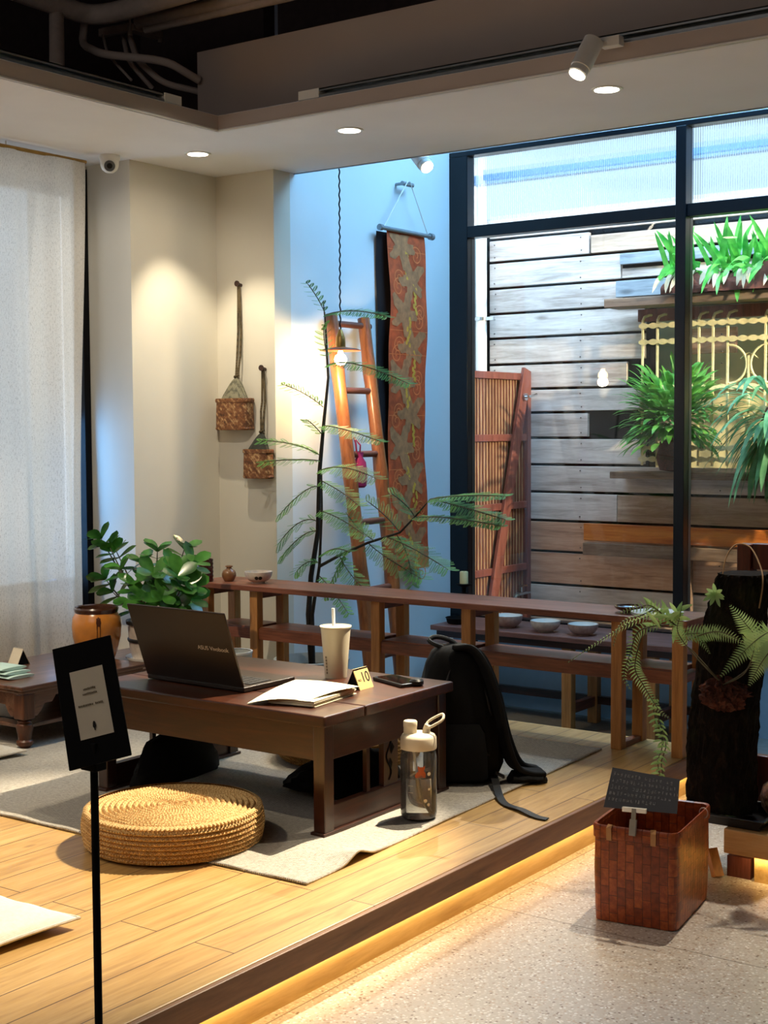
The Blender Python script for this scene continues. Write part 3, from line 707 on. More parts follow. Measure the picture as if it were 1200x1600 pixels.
obj('bolt', MB().cyl(b_-V((0, 0, .035)), b_+V((0, 0, .02)), .011, n=8), M['pipe'], ct)
obj('bolt', MB().cyl(c_-V((0, 0, .03)), c_, .010, n=8), M['pipe'], ct)
# track rails
t1 = thing('track_rail', 'grey lighting track along the left soffit edge', 'track', (XI, 2, ZC+.06))
ya = onx(258, 148, XI).y; yb = onx(285, 160, XI).y
zt = ZC+.062
obj('rail', MB().box((XI-.05, -2.4, zt), (XI-.005, ya, zt+.010)).box((XI-.05, -2.4, zt), (XI-.046, ya, zt+.034)).box((XI-.009, -2.4, zt+.024), (XI-.005, ya, zt+.034)).box((XI-.05, -2.4, zt+.030), (XI-.005, ya, zt+.034)), M['grey_metal'], t1)
obj('end_cap', MB().box((XI-.052, ya, zt), (XI-.003, yb, zt+.036)), M['white'], t1, bevel=.002)
t2 = thing('track_rail', 'grey lighting track along the right soffit edge carrying a spotlight', 'track', (-2, YI, ZC+.06))
xa, xb = ony(465, 152, YI).x, ony(497, 150, YI).x
obj('rail', MB().box((xb, YI+.005, zt), (3, YI+.05, zt+.010)).box((xb, YI+.046, zt), (3, YI+.05, zt+.034)).box((xb, YI+.005, zt+.024), (3, YI+.009, zt+.034)).box((xb, YI+.005, zt+.030), (3, YI+.05, zt+.034)), M['grey_metal'], t2)
obj('end_cap', MB().box((xa, YI+.003, zt), (xb, YI+.052, zt+.036)), M['white'], t2, bevel=.002)
def spotlight(label, top, tip, r, adap):
    top, tip = V(top), V(tip); d = (tip-top).normalized()
    t = thing('track_spotlight', label, 'spotlight', top)
    obj('housing', MB().tube([top-d*.001, top, tip-d*.03, tip-d*.028], [r*.8, r, r, r*.85], 24), M['white'], t, smooth=True)
    obj('bezel', MB().tube([tip-d*.032, tip-d*.008, tip-d*.004, tip-d*.006], [r*.9, r*.92, r*.8, r*.6], 24, cap=False), M['white'], t, smooth=True)
    obj('lens', MB().cyl(tip-d*.012, tip-d*.001, r*.80), M['lampface'], t)
    if adap: obj('adapter', MB().box(V(adap)-V((.035, .018, .016)), V(adap)+V((.035, .018, .016))).beam(V(adap), top+d*.02, .015, .015), M['white'], t, bevel=.002)
    return t
s1 = ony(928, 64, 4.2); s2 = ony(901, 118, 4.14); ad = ony(956, 66, 4.24)
spotlight('white tubular track spotlight glowing at top right above the window', s1, s2, .034, ad)
s3 = ony(640, 225, 5.45); s4 = ony(668, 262, 5.40)
spotlight('white spotlight head peeking below the soffit beside the hanging scroll', s3, s4, .036, (s3.x, YS+.018, s3.z+.05))
d_ = (s2-s1).normalized(); light('SPOT', 'track_spotlight_beam', s2+d_*.012, 580, WARM, (-2.78, 2.62, .15), spot_size=R_(42), spot_blend=.5, shadow_soft_size=.012)
d_ = (s4-s3).normalized(); light('SPOT', 'shaft_spotlight_beam', s4+d_*.012, 110, WARM, (-2.75, 2.75, .15), spot_size=R_(40), spot_blend=.35, shadow_soft_size=.012)
for (x, y), lb in zip(((309, 240), (546, 203), (948, 139)), ('recessed round downlight nearest the security camera', 'middle recessed round downlight above the ladder wall', 'recessed round downlight beside the white track spotlight')):
    c = onz(x, y, ZC)
    t = thing('recessed_downlight', lb, 'downlight', c, 'recessed soffit downlights')
    obj('trim_ring', MB().lathe([(.044, -.004), (.056, -.004), (.058, -.0005), (.044, -.0005), (.044, -.004)], c, 32), M['white'], t, smooth=True)
    obj('lamp_disc', MB().cyl(c-V((0, 0, .0045)), c-V((0, 0, .001)), .044, n=32), M['lampface'], t)
    tgt = {309: (c.x-.25, c.y+.55, 0), 546: (-2.85, 2.7, 0), 948: (-2.5, 2.9, 0)}[x]
    light('SPOT', 'downlight_beam', c-V((0, 0, .02)), {309: 34, 546: 40, 948: 50}[x], (1, .87, .64), tgt, spot_size=R_(70 if x == 309 else 46), spot_blend=.55, shadow_soft_size=.008)
# security camera
c = onz(171, 243, ZC); c.z = ZC
cc = thing('security_camera', 'white dome security camera under the soffit beside curtain', 'camera', c)
obj('base', MB().lathe([(0, 0), (.046, 0), (.047, -.012), (.043, -.02), (.040, -.028)], c, 28), M['white'], cc, smooth=True)
obj('dome', MB().lathe([(.041, -.026), (.040, -.045), (.033, -.062), (.018, -.074), (0, -.077)], c, 28), M['white'], cc, smooth=True)
dv = (V((0, 0, 1.5))-c).normalized(); lc = c+V((0, 0, -.046))+dv*.024
obj('lens', MB().cyl(lc, lc+dv*.016, .021, .018).cyl(lc+dv*.012, lc+dv*.018, .012), M['blackpl'], cc, smooth=True)
obj('lens_ring', MB().tube([lc+dv*.010, lc+dv*.0165, lc+dv*.0165, lc+dv*.010], [.024, .024, .020, .020], 24, cap=False), M['grey_metal'], cc, smooth=True)
hk = ony(9, 222, 3.35); hk = onx(9, 218, -4.72)
tag(obj('ceiling_hook', MB().tube([(hk.x, hk.y, ZC), (hk.x, hk.y, ZC-.025), (hk.x, hk.y+.008, ZC-.035)], .003, 6), M['white']), 'tiny white hook on the soffit at far left above curtain', 'hook')
# ================================================================== curtain
cx = -4.70
yr = onx(132, 300, cx).y
yr_b = onx(124, 930, cx).y
def cur(u, v):
    z = .10+(2.462-.10)*v
    y = 1.2+(yr+(yr_b-yr)*(1-v)**1.3-1.2)*u
    amp = .006+.022*(1-v)
    x = cx+amp*(math.sin(y*26+1.2*v)+.5*math.sin(y*61+v*2))
    if u > .93: x += .018*math.sin((u-.93)/.07*math.pi)
    return (x, y, z)
ct_ = thing('linen_curtain', 'translucent off white linen curtain hanging over left window', 'curtain', (cx, 2.6, .1))
obj('cloth', MB().grid(cur, 220, 40), M['linen'], ct_, smooth=True)
obj('side_hem', MB().grid(lambda u, v: tuple(V(cur(.975+.025*u, v))+V((.006, 0, 0))), 3, 40), M['linen'], ct_, smooth=True)
obj('curtain_rod', MB().cyl((cx, 1.2, 2.468), (cx, yr+.01, 2.468), .008, n=10), M['brass'], ct_)
# ================================================================== wall baskets
def wall_basket(label, bx0, bx1, zb_, zt_, peg, strap_z, dd, dark):
    y = YB-.002; t = thing('hanging_basket', label, 'basket', ((bx0+bx1)/2, y, zb_), 'rattan baskets hung on the wall')
    def rect(z, s, r=.3):
        cx_, w_, d_ = (bx0+bx1)/2, (bx1-bx0)/2*s, dd/2*s; out = []
        for i in range(28):
            a = 2*math.pi*i/28; c_, s_ = math.cos(a), math.sin(a)
            out.append(V((cx_+w_*math.copysign(abs(c_)**.45, c_), y-dd/2+d_*math.copysign(abs(s_)**.45, s_), z)))
        return out
    h = zt_-zb_
    obj('woven_body', MB().loft([rect(zb_, .97), rect(zb_+h*.1, 1.0), rect(zb_+h*.5, .99), rect(zt_, .96), rect(zt_, .90), rect(zt_-h*.3, .9)]), M['bagbasket'], t, smooth=True)
    obj('rim', MB().loft([rect(zt_-.012, 1.02), rect(zt_-.002, 1.04), rect(zt_+.006, 1.0), rect(zt_+.002, .9)]), M['bagbasket'], t, smooth=True)
    obj('base_band', MB().loft([rect(zb_-.001, .97), rect(zb_+.006, 1.035), rect(zb_+.014, 1.0)]), M['bagbasket'], t, smooth=True)
    rings = []; cx_ = (bx0+bx1)/2; kx = peg[0]
    for k in range(9):
        q = k/8; s = (1-q)**.8*.80+.07; rr = []
        for i in range(48):
            a = 2*math.pi*i/48; pl = 1+.13*math.sin(a*11+k*.3)*(q*.9+.15)
            rr.append(V((cx_+(kx-cx_)*q+(bx1-bx0)/2*s*pl*math.cos(a), y-dd/2+dd/2*s*pl*math.sin(a), zt_-.01+(strap_z-zt_+.01)*q)))
        rings.append(rr)
    obj('cloth_pouch', MB().loft(rings), M['greycloth'] if not dark else plain('dark_grey_cloth', '#3c3e38', .9, .3), t, smooth=True)
    st = MB()
    for s in (-1, 1):
        st.ribbon([(kx+s*.004, y-dd/2, strap_z-.01), (kx+s*.010, y-.022, strap_z+.10), ((kx+peg[0])/2+s*.009, y-.014, (strap_z+peg[1])/2), (peg[0]+s*.004, y-.016, peg[1])], .010, .004, (1, 0, 0))
    obj('strap', st, M['olive'], t)
    kn = MB()
    for s in range(7):
        a = s*.9; kn.tube([(kx+.012*math.cos(a), y-dd/2+.006*math.sin(a), strap_z-.006+.002*s), (kx+.012*math.cos(a+1.6), y-dd/2+.008*math.sin(a+1.6), strap_z+.002*s)], .005, 6)
    obj('knot', kn, M['olive'], t, smooth=True)
    obj('peg', MB().cyl((peg[0], YB, peg[1]+.004), (peg[0], y-.03, peg[1]+.010), .008, n=12).cyl((peg[0], y-.026, peg[1]+.010), (peg[0], y-.032, peg[1]+.010), .014, n=12), M['dark'], t, smooth=True)
yf = YB-.045
A = [ony(*p, yf) for p in ((342, 672), (391, 624), (367, 446), (367, 590))]
wall_basket('larger higher brown rattan basket hung by long strap on the wall', A[0].x, A[1].x, A[0].z, A[1].z, (A[2].x, A[2].z), A[3].z, .08, False)
A = [ony(*p, yf) for p in ((381, 747), (421, 704), (405, 578), (403, 676))]
wall_basket('smaller lower brown rattan basket with dark cloth top on the wall', A[0].x, A[1].x, A[0].z, A[1].z, (A[2].x, A[2].z), A[3].z, .06, True)
# ================================================================== pendant lamp
PY = 5.25
pc = ony(532, 548, PY); pl = thing('pendant_lamp', 'small glowing pendant bulb under flat rust coloured disc shade', 'lamp', pc)
cb = MB(); pts = []
top = ony(532, 515, PY).z
for i in range(260):
    z = top+i*(3.69-top)/259; a = i*1.1; pts.append((pc.x+.0022*math.cos(a), PY+.0022*math.sin(a), z))
cb.tube(pts, .0035, 5); obj('twisted_cord', cb, M['black'], pl, smooth=True)
z0 = ony(532, 546, PY).z
obj('socket', MB().lathe([(0, top-z0+.003), (.008, top-z0), (.012, top-z0-.01), (.022, .055), (.024, .03), (.024, .012), (.030, .008), (.030, 0)], (pc.x, PY, z0), 24), M['brass'], pl, smooth=True)
r_ = 33*6.45/2188.6
obj('shade', MB().lathe([(.012, .012), (.03, .010), (r_*.8, .003), (r_, -.004), (r_, -.007), (r_*.8, -.001), (.012, .005)], (pc.x, PY, z0), 48), plain('rust_enamel_shade', '#8a4a30', .4, .1), pl, smooth=True)
bc = V((pc.x, PY, z0-.040))
obj('bulb', MB().lathe([(.010, .034), (.013, .02), (.024, .010), (.030, -.006), (.027, -.022), (.014, -.032), (0, -.034)], bc, 24), M['bulb'], pl, smooth=True)
light('POINT', 'pendant_glow', bc-V((0, 0, .05)), 9, (1, .72, .38), shadow_soft_size=.03)
# ================================================================== bamboo ladder
ld = thing('bamboo_ladder', 'tall reddish bamboo ladder leaning against the pale wall', 'ladder', (-4.1, 5.4, ZB))
fx = -3.86
def foot(px, py=1060): p = onx(px, py, fx); return p
def railpts(tp, m, b):
    T = onx(*tp, XB+.045); Bm = onx(*b, fx-.02)
    Q = T+(Bm-T)*(1+0); k = (ZB+.01-T.z)/(Bm.z-T.z); E_ = T+(Bm-T)*k
    return T, E_
rails = [railpts((517, 492), None, (571, 980)), railpts((568, 498), None, (620, 1000))]
for T, E_ in rails:
    pts = []; rs = []
    for i in range(25):
        q = i/24; p = T+(E_-T)*q; p = p+V((0, .012*math.sin(q*math.pi), 0)); pts.append(p); rs.append(.031+(.004 if i % 6 == 3 else 0)+.004*q)
    obj('rail', MB().tube(pts, rs, 20), M['bamboo'], ld, smooth=True)
T0, E0 = rails[0]; T1, E1 = rails[1]
for py in (507, 611, 709, 811, 911, 1008, 1100):
    z = onx(550, py, XB+.08).z
    q0 = (z-T0.z)/(E0.z-T0.z); q1 = (z-T1.z)/(E1.z-T1.z)
    p0 = T0+(E0-T0)*q0; p1 = T1+(E1-T1)*q1; d = (p1-p0).normalized()
    if z < ZB+.1: continue
    obj('rung', MB().cyl(p0-d*.015, p1+d*.045, .016, n=14), M['rung'], ld, smooth=True)
# magenta pouch on third rung
pc_ = onx(562, 735, XB+.20)
mp = thing('cloth_pouch', 'small magenta drawstring pouch tied to the ladder rung', 'pouch', pc_)
def prg(z, w_, d_): return [V((pc_.x+d_*math.cos(a), pc_.y+w_*math.sin(a)*(1+.05*math.sin(a*5)), z)) for a in [2*math.pi*i/30 for i in range(30)]]
zz = onx(562, 762, XB+.2).z; zt2 = onx(562, 715, XB+.2).z; H_ = zt2-zz
obj('bag', MB().loft([prg(zz, .028, .02), prg(zz+.01, .040, .03), prg(zz+H_*.5, .043, .035), prg(zz+H_*.85, .036, .028), prg(zz+H_, .020, .014), prg(zz+H_*1.18, .030, .012)]), M['magenta'], mp, smooth=True)
obj('cord', MB().tube([(pc_.x, pc_.y-.02, zt2), (pc_.x, pc_.y-.03, zt2+.07), (pc_.x-.01, pc_.y-.035, zt2+.10), (pc_.x+.02, pc_.y-.02, zt2+.06), (pc_.x, pc_.y, zt2)], .004, 6), M['magenta'], mp, smooth=True)
# ================================================================== hanging scroll
sx = XB+.05
sc0, sc1 = onx(606, 362, sx), onx(664, 366, sx); zb2 = onx(636, 890, sx).z; zt3 = (sc0.z+sc1.z)/2
hs = thing('hanging_scroll', 'long rust red leaf patterned cloth scroll hanging on the wall', 'scroll', (sx, sc0.y, zb2))
W_ = sc1.y-sc0.y; HH = zt3-zb2
def clx(u, v, off=0): return sx+off+.006*math.sin(v*26+u*2)*(.4+u*.2)+.010*math.sin(v*9+1)
def clo(u, v): return (clx(u, v), sc0.y+W_*u+.006*math.sin(v*17)*(1-u)+.008*(1-v), zb2+HH*v)
fr_ = MB().grid(clo, 16, 120)
def pt(u, v, o=.0012): p = V(clo(u, v)); return p+V((o, 0, 0))
asp = HH/W_
def shape(cu, cv, pts, mi):
    fr_.cur = mi; c0 = pt(cu, cv, .002); vs = [c0]+[pt(min(.99, max(.01, cu+a)), min(.992, cv+b/asp), .002) for a, b in pts]; n = len(pts)
    fr_.add(vs, [(0, i+1, (i+1) % n+1) for i in range(n)])
def leafshape(cu, cv, s, rot=0):
    out = []
    for i in range(40):
        a = 2*math.pi*i/40; r = s*(.42+.62*abs(math.cos(2.5*a))**2.2)*(1+.10*math.sin(a*15))*(1.15 if math.cos(a) < 0 else .95); out.append((r*math.sin(a+rot), r*math.cos(a+rot)))
    shape(cu, cv, out, 1)
def curl(cu, cv, s, sg=1):
    fr_.cur = 2; prev = None
    for i in range(26):
        a = i*.42; r = s*(1-.032*i); w_ = .020
        p = (pt(cu+sg*r*math.cos(a), cv+r*math.sin(a)/asp), pt(cu+sg*(r-w_)*math.cos(a), cv+(r-w_)*math.sin(a)/asp))
        if prev: fr_.add([prev[0], prev[1], p[1], p[0]], [(0, 1, 2, 3)])
        prev = p
random.seed(3)
v = .955; k = 0
while v > .03:
    leafshape(.36 if k % 2 == 0 else .58, v, .36, math.pi+(.3 if k % 2 else -.2)); 
    for j in range(9): 
        a, b = rnd(-.06, .06), -.02-j*.05
        s_ = .030; shape((.5 if k % 2 == 0 else .66)+a*.8, v+(b-.05)/asp, [(s_*math.cos(t*.9), s_*1.5*math.sin(t*.9)) for t in range(7)], 3)
    curl(.74 if k % 2 == 0 else .22, v-.02, .17, 1 if k % 2 else -1); curl(.25 if k % 2 == 0 else .8, v-.47/asp, .15, -1 if k % 2 else 1)
    v -= .098; k += 1
fr_.cur = 2
for vv in (.945, .71, .64, .46, .30): fr_.add([pt(.01, vv), pt(.99, vv), pt(.99, vv+.0022), pt(.01, vv+.0022)], [(0, 1, 2, 3)])
obj('brocade_front', fr_, [M['rust'], M['tan_print'], M['orange_print'], M['gold_print']], hs, smooth=True)
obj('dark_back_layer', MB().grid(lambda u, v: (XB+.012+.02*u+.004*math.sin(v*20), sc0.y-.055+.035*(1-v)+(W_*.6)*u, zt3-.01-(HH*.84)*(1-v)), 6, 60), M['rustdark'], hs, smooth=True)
ra, rb_ = onx(595, 361, sx+.008), onx(674, 367, sx+.008)
obj('rod', MB().cyl((sx+.006, ra.y, zt3+.003), (sx+.006, rb_.y, zt3+.003), .011, n=14).lathe([(0, 0)], (0, 0, 0), 3) if False else MB().cyl((sx+.006, ra.y, zt3+.003), (sx+.006, rb_.y, zt3+.003), .011, n=14).cyl((sx+.006, ra.y-.01, zt3+.003), (sx+.006, ra.y+.012, zt3+.003), .016, n=14).cyl((sx+.006, rb_.y-.012, zt3+.003), (sx+.006, rb_.y+.014, zt3+.003), .018, n=14), M['grey_metal'], hs, smooth=True)
pg = onx(636, 288, sx); 
obj('wall_peg', MB().cyl((sx, pg.y-.045, pg.z), (sx, pg.y+.05, pg.z), .012, n=12).cyl((XB, pg.y-.03, pg.z), (sx, pg.y-.03, pg.z), .008, n=8), M['grey_metal'], hs, smooth=True)
obj('hanging_cord', MB().tube([(sx+.01, ra.y+.03, zt3+.012), (sx+.012, pg.y-.01, pg.z+.013), (sx+.012, pg.y+.01, pg.z+.013), (sx+.01, rb_.y-.04, zt3+.012)], .003, 6), M['white'], hs)
# ================================================================== potted feathery tree
random.seed(21)
TP = ony(487, 1030, 5.07); px0, py0 = TP.x, 5.07; rz = TP.z; PR = 60*6.35/2188.6
pt_ = thing('potted_tree', 'tall slender potted tree with feathery leaves beside the bamboo ladder', 'tree', (px0, py0, ZB))
obj('pot', MB().lathe([(0, .0), (PR*.72, .0), (PR*.8, .05), (PR*.96, (rz-ZB)*.8), (PR, rz-ZB-.01), (PR*1.02, rz-ZB+.004), (PR*.95, rz-ZB+.006), (PR*.92, rz-ZB-.05), (PR*.9, rz-ZB-.08)], (px0, py0, ZB), 40), M['potgrey'], pt_, smooth=True)
obj('soil', MB().lathe([(PR*.92, 0), (PR*.6, .01), (0, .015)], (px0, py0, rz-.045), 24), M['soil'], pt_, smooth=True)
def tp(x, y, dy=0): return ony(x, y, py0+dy)
tk = MB(); b0 = V((px0, py0, rz-.06))
main = [b0, tp(482, 960), tp(486, 900), tp(497, 830), tp(499, 740, .02), tp(506, 660, .02), tp(513, 590, .02), tp(508, 500, .03), tp(505, 470, .03)]
tk.tube(main, [.013, .013, .012, .011, .010, .008, .006, .004, .002], 8)
sec = [b0+V((.01, 0, 0)), tp(488, 960), tp(499, 885, -.02), tp(503, 800, -.03), tp(503, 740, -.02)]
tk.tube(sec, [.010, .009, .007, .005, .002], 8)
br1 = [tp(499, 885, -.02), tp(530, 868, -.05), tp(575, 848, -.08), tp(625, 832, -.10), tp(648, 808, -.12), tp(672, 780, -.14)]
tk.tube(br1, [.008, .007, .006, .005, .004, .002], 8)
obj('trunk', tk, M['trunk'], pt_, smooth=True)
fo = MB(); tw = MB()
def keep(p):
    p = V(p)
    if p.x < XB+.012 and p.y > YB-.012:
        if p.y-YB < .05 and p.x < XB-.03: p.y = YB-.012
        else: p.x = XB+.012
    return p
def leaflets(p0, p1, n, ll, nrm, wd=.42):
    p0, p1 = V(p0), V(p1); d = (p1-p0); L = d.length; d.normalize(); s = d.cross(V(nrm)); 
    if s.length < .1: s = d.cross(V((1, .3, 0)))
    s.normalize()
    for i in range(n):
        q = (i+.7)/n; l = ll*math.sin(math.pi*(.12+.80*q))**.6; o = p0+d*L*q
        for sg in (-1, 1):
            e = (s*sg+d*.45).normalized()*l; w_ = d*ll*wd*.5; dz = V((0, 0, -l*.15))
            fo.add([keep(o), keep(o+e*.5-w_+dz*.3), keep(o+e+dz), keep(o+e*.5+w_+dz*.3)], [(0, 1, 2, 3)])
def bipin(pts, n, pl, ll=.013, nl=12, tilt=(0, -.35, 1)):
    """a twice-pinnate leaf along a polyline"""
    pts = [keep(p) for p in pts]; tw.tube(pts, [.0025]*(len(pts)-1)+[.001], 5)
    seg = [(pts[i+1]-pts[i]).length for i in range(len(pts)-1)]; tot = sum(seg)
    for k in range(n):
        q = (k+.6)/n*tot; i = 0
        while i < len(seg)-1 and q > seg[i]: q -= seg[i]; i += 1
        o = pts[i]+(pts[i+1]-pts[i])*(q/seg[i]); d = (pts[i+1]-pts[i]).normalized(); s = d.cross(V(tilt)).normalized()
        l = pl*(.55+.45*math.sin(math.pi*(k+.8)/(n+.5)))
        for sg in (-1, 1):
            e = o+(s*sg*.85+d*.55+V((0, 0, -.12+rnd(-.1, .1)))).normalized()*l*rnd(.85, 1.1)
            leaflets(o, e, nl, ll, tilt)
leaves = [  # start, mid, end in the photo, depth of the end towards the room, pinna length
    ((508, 490, .02), (498, 465), (478, 440), -.02, .05), ((508, 492, .02), (550, 478), (605, 495), -.10, .06),
    ((512, 560, .02), (502, 520), (508, 505), .0, .05), ((512, 570, .02), (545, 555), (640, 600), -.15, .08),
    ((505, 636, .02), (478, 612), (440, 600), -.05, .06), ((504, 665, .02), (530, 665), (595, 690), -.15, .07), ((504, 680, .02), (490, 662), (478, 655), -.1, .05),
    ((501, 712, .02), (470, 690), (405, 688), -.16, .07), ((500, 720, .02), (470, 715), (408, 722), -.2, .09),
    ((500, 735, .0), (535, 720), (588, 748), -.15, .09), ((499, 760, .0), (480, 755), (436, 805), -.10, .10), ((500, 750, .0), (540, 770), (560, 790), -.1, .08),
    ((497, 815, .0), (470, 800), (435, 850), -.10, .10), ((497, 830, .0), (475, 825), (440, 870), -.06, .09), ((499, 798, -.02), (530, 805), (572, 838), -.2, .08),
    ((500, 870, -.02), (520, 850), (545, 862), -.1, .08), ((499, 880, -.02), (480, 870), (462, 895), -.1, .08), ((575, 848, -.08), (590, 865), (660, 905), -.16, .09),
    ((530, 868, -.05), (545, 900), (575, 925), -.15, .07), ((625, 832, -.10), (600, 800), (572, 782), -.15, .09), ((648, 808, -.12), (640, 790), (610, 770), -.2, .10),
    ((672, 780, -.14), (710, 772), (790, 775), -.30, .07), ((672, 780, -.14), (720, 790), (790, 812), -.32, .07), ((648, 808, -.12), (700, 805), (782, 822), -.35, .06),
    ((600, 838, -.09), (640, 850), (700, 890), -.25, .09), ((620, 836, -.10), (640, 860), (645, 915), -.15, .06), ((585, 845, -.1), (560, 830), (540, 800), -.1, .07),
    ((540, 865, -.05), (520, 900), (508, 935), -.1, .05), ((499, 900, 0), (520, 920), (545, 960), -.1, .05)]
for a, m_, e, dd, pl_ in leaves:
    p0 = tp(a[0], a[1], a[2]); p1 = tp(m_[0], m_[1], (a[2]+dd)/2); p2 = tp(e[0], e[1], dd)
    pts = [p0]+bez(p0, p1, p2, 7)[1:]
    n = max(7, int((p2-p0).length/.024)); bipin(pts, n, pl_*.9*rnd(.9, 1.15), .014, 10)
obj('twigs', tw, M['stem'], pt_, smooth=True); obj('foliage', fo, M['acacia'], pt_)
# ================================================================== long bar shelf at the platform's back edge
ZT = .632; BY0, BY1 = 4.45, 4.70; BX0 = ony(298, 911, BY0).x; BX1 = -1.925
bar = thing('bar_shelf', 'long low reddish wooden bar shelf along back edge of the platform', 'shelf', ((BX0+BX1)/2, 4.58, ZP))
obj('top_board', MB().box((BX0, BY0, ZT-.024), (BX1, BY1, ZT)), M['oak'], bar, bevel=.004)
lx = [(391, 406), (580, 595), (721, 737), (955, 974), (1050, 1069)]
legs = []
for a, b in lx:
    xa, xb = ony(a, 1000, 4.485).x, ony(b-4, 1000, 4.485).x
    xb = xa+.042; legs.append((xa, xb))
legs.insert(0, (BX0+.03, BX0+.072))
for xa, xb in legs:
    for y0_ in (4.482, 4.655):
        obj('leg', MB().box((xa, y0_, ZP), (xb, y0_+.04, ZT-.024)), M['oakz'], bar, bevel=.003)
    obj('cross_rail', MB().box((xa+.004, 4.522, ZT-.060), (xb-.004, 4.655, ZT-.024)), M['oaky'], bar)
    obj('cross_rail', MB().box((xa+.004, 4.522, .405), (xb-.004, 4.655, .435)), M['oaky'], bar)
xa, xb = legs[4]; obj('foot_rail', MB().box((xa+.006, 4.522, ZP), (xb-.006, 4.655, ZP+.02)), M['oaky'], bar)
for i in range(len(legs)-1):
    x0_, x1_ = legs[i][1], legs[i+1][0]
    obj('lower_shelf', MB().box((x0_, 4.50, .432), (x1_, 4.675, .450)), M['oak'], bar, bevel=.002)
    obj('front_rail', MB().box((x0_, 4.492, .398), (x1_, 4.512, .445)), M['oak'], bar, bevel=.002)
def vessel(name, label, cat, c, prof, mat, grp=None, extra=None, n=36):
    t = thing(name, label, cat, c, grp) if extra else None
    o = obj('body' if extra else name, MB().lathe(prof, c, n), M[mat], t, smooth=True)
    if not extra: tag(o, label, cat, grp)
    return t or o
def bowlprof(r, h, foot=.45, th=.003):
    out = [(0, .004), (r*foot*.9, .004), (r*foot*.95, 0), (r*foot, 0), (r*foot, .006)]
    out += [(r*(foot+(1-foot)*math.sin(q*math.pi/2)**.9), .008+(h-.008)*(1-math.cos(q*math.pi/2))**.95) for q in [i/8 for i in range(1, 9)]]
    inner = [(r*(foot+(1-foot)*math.sin(q*math.pi/2)**.9)-th, .012+(h-.012)*(1-math.cos(q*math.pi/2))**.95) for q in [i/8 for i in range(8, 0, -1)]]
    return out+inner+[(0, .012)]
c = onz(321, 908, ZT+.001); c.z = ZT
S = 5.75/2188.6
t = thing('lacquer_cup', 'dark red ribbed lacquer cup standing at left end of bar shelf', 'cup', c)
pr = [(0, 0), (13*S, 0)]+[(13.3*S+.0012*math.sin(i*1.6), .004+i*.0044) for i in range(21)]+[(13.2*S, .098), (12.4*S, .098), (12*S, .02), (0, .015)]
obj('body', MB().lathe(pr, c, 32), M['lacquer'], t, smooth=True)
c = onz(358, 908, ZT); c.z = ZT
k_ = thing('small_vase', 'small round bronze brown glazed vase on the bar shelf', 'vase', c)
obj('body', MB().lathe([(0, 0), (.018, 0), (.024, .006), (.031, .022), (.031, .034), (.026, .046), (.014, .054), (.011, .058), (.013, .064), (.013, .066), (.010, .065), (.009, .056), (.012, .05)], c, 32), M['vase'], k_, smooth=True)
obj('lip', MB().lathe([(.011, .0), (.0165, .001), (.0165, .005), (.012, .006)], c+V((0, 0, .062)), 28), M['vase'], k_, smooth=True)
c = onz(404, 911, ZT); c.z = ZT
k_ = thing('bowl', 'cream bowl with dark painted mark at left end of bar shelf', 'bowl', c)
obj('body', MB().lathe(bowlprof(.060, .050), c, 40), M['ceramic'], k_, smooth=True)
mk = MB()
dvv = V((-c.x, -c.y, 0)).normalized(); an = math.atan2(dvv.y, dvv.x)
for o_ in (-.16, .14): 
    pts = []
    for i in range(12):
        a = an+o_+.15*math.cos(i*math.pi/6); zz_ = .026+.008*math.sin(i*math.pi/6)
        q = math.acos(max(-1, min(1, 1-((zz_-.008)/.042)**(1/.95))))/(math.pi/2); r = .060*(.45+.55*math.sin(q*math.pi/2)**.9)+.0008
        pts.append((c.x+r*math.cos(a), c.y+r*math.sin(a), c.z+zz_))
    mk.add(pts, [tuple(range(12))])
obj('painted_mark', mk, M['ink'], k_)
c = onz(1027, 966, ZT); c.z = ZT
for i in range(2): tag(obj('plate', MB().lathe([(0, .003), (.05, .002), (.055, 0), (.06, .003), (.088, .014), (.090, .017), (.086, .016), (.056, .007), (0, .006)], c+V((0, 0, i*.006)), 44), M['ceramicw'], smooth=True), ('bottom' if i == 0 else 'top')+' one of two stacked white plates at right end of bar shelf', 'plate', 'white plates stacked on the bar shelf')
c = onz(984, 957, ZT); c.z = ZT
vessel('bowl', 'dark glazed shallow bowl behind the white plates on bar shelf', 'bowl', c, bowlprof(.055, .024), 'brownglaze')
# ================================================================== second table behind, by the glass
TY = 6.13; TZ = ony(765, 985, TY).z; TX0 = ony(672, 976, TY).x; TX1 = ony(1120, 1020, TY).x
tb = thing('display_table', 'grey brown wooden table under the window holding bowls and candle', 'table', ((TX0+TX1)/2, 6.3, ZB))
obj('top_board', MB().box((TX0, TY, TZ-.026), (TX1, 6.53, TZ)), M['grate'], tb, bevel=.003)
tl0 = onz(890, 1143, ZB)
for x in (TX0+.02, tl0.x-.03, ony(1003, 1100, TY).x):
    for y in (TY+.03, 6.44):
        obj('leg', MB().box((x, y, ZB), (x+.055, y+.05, TZ-.026)), M['oakz'] if x > -4 else M['dark'], tb, bevel=.003)
    obj('side_rail', MB().box((x+.01, TY+.08, ZB+.09), (x+.045, 6.44, ZB+.14)), M['oaky'], tb, bevel=.002)
obj('rear_rail', MB().box((TX0+.05, 6.45, ZB+.10), (TX1-.1, 6.48, ZB+.14)).box((TX0+.03, TY+.02, TZ-.06), (TX1-.05, TY+.045, TZ-.026)), M['dark'], tb)
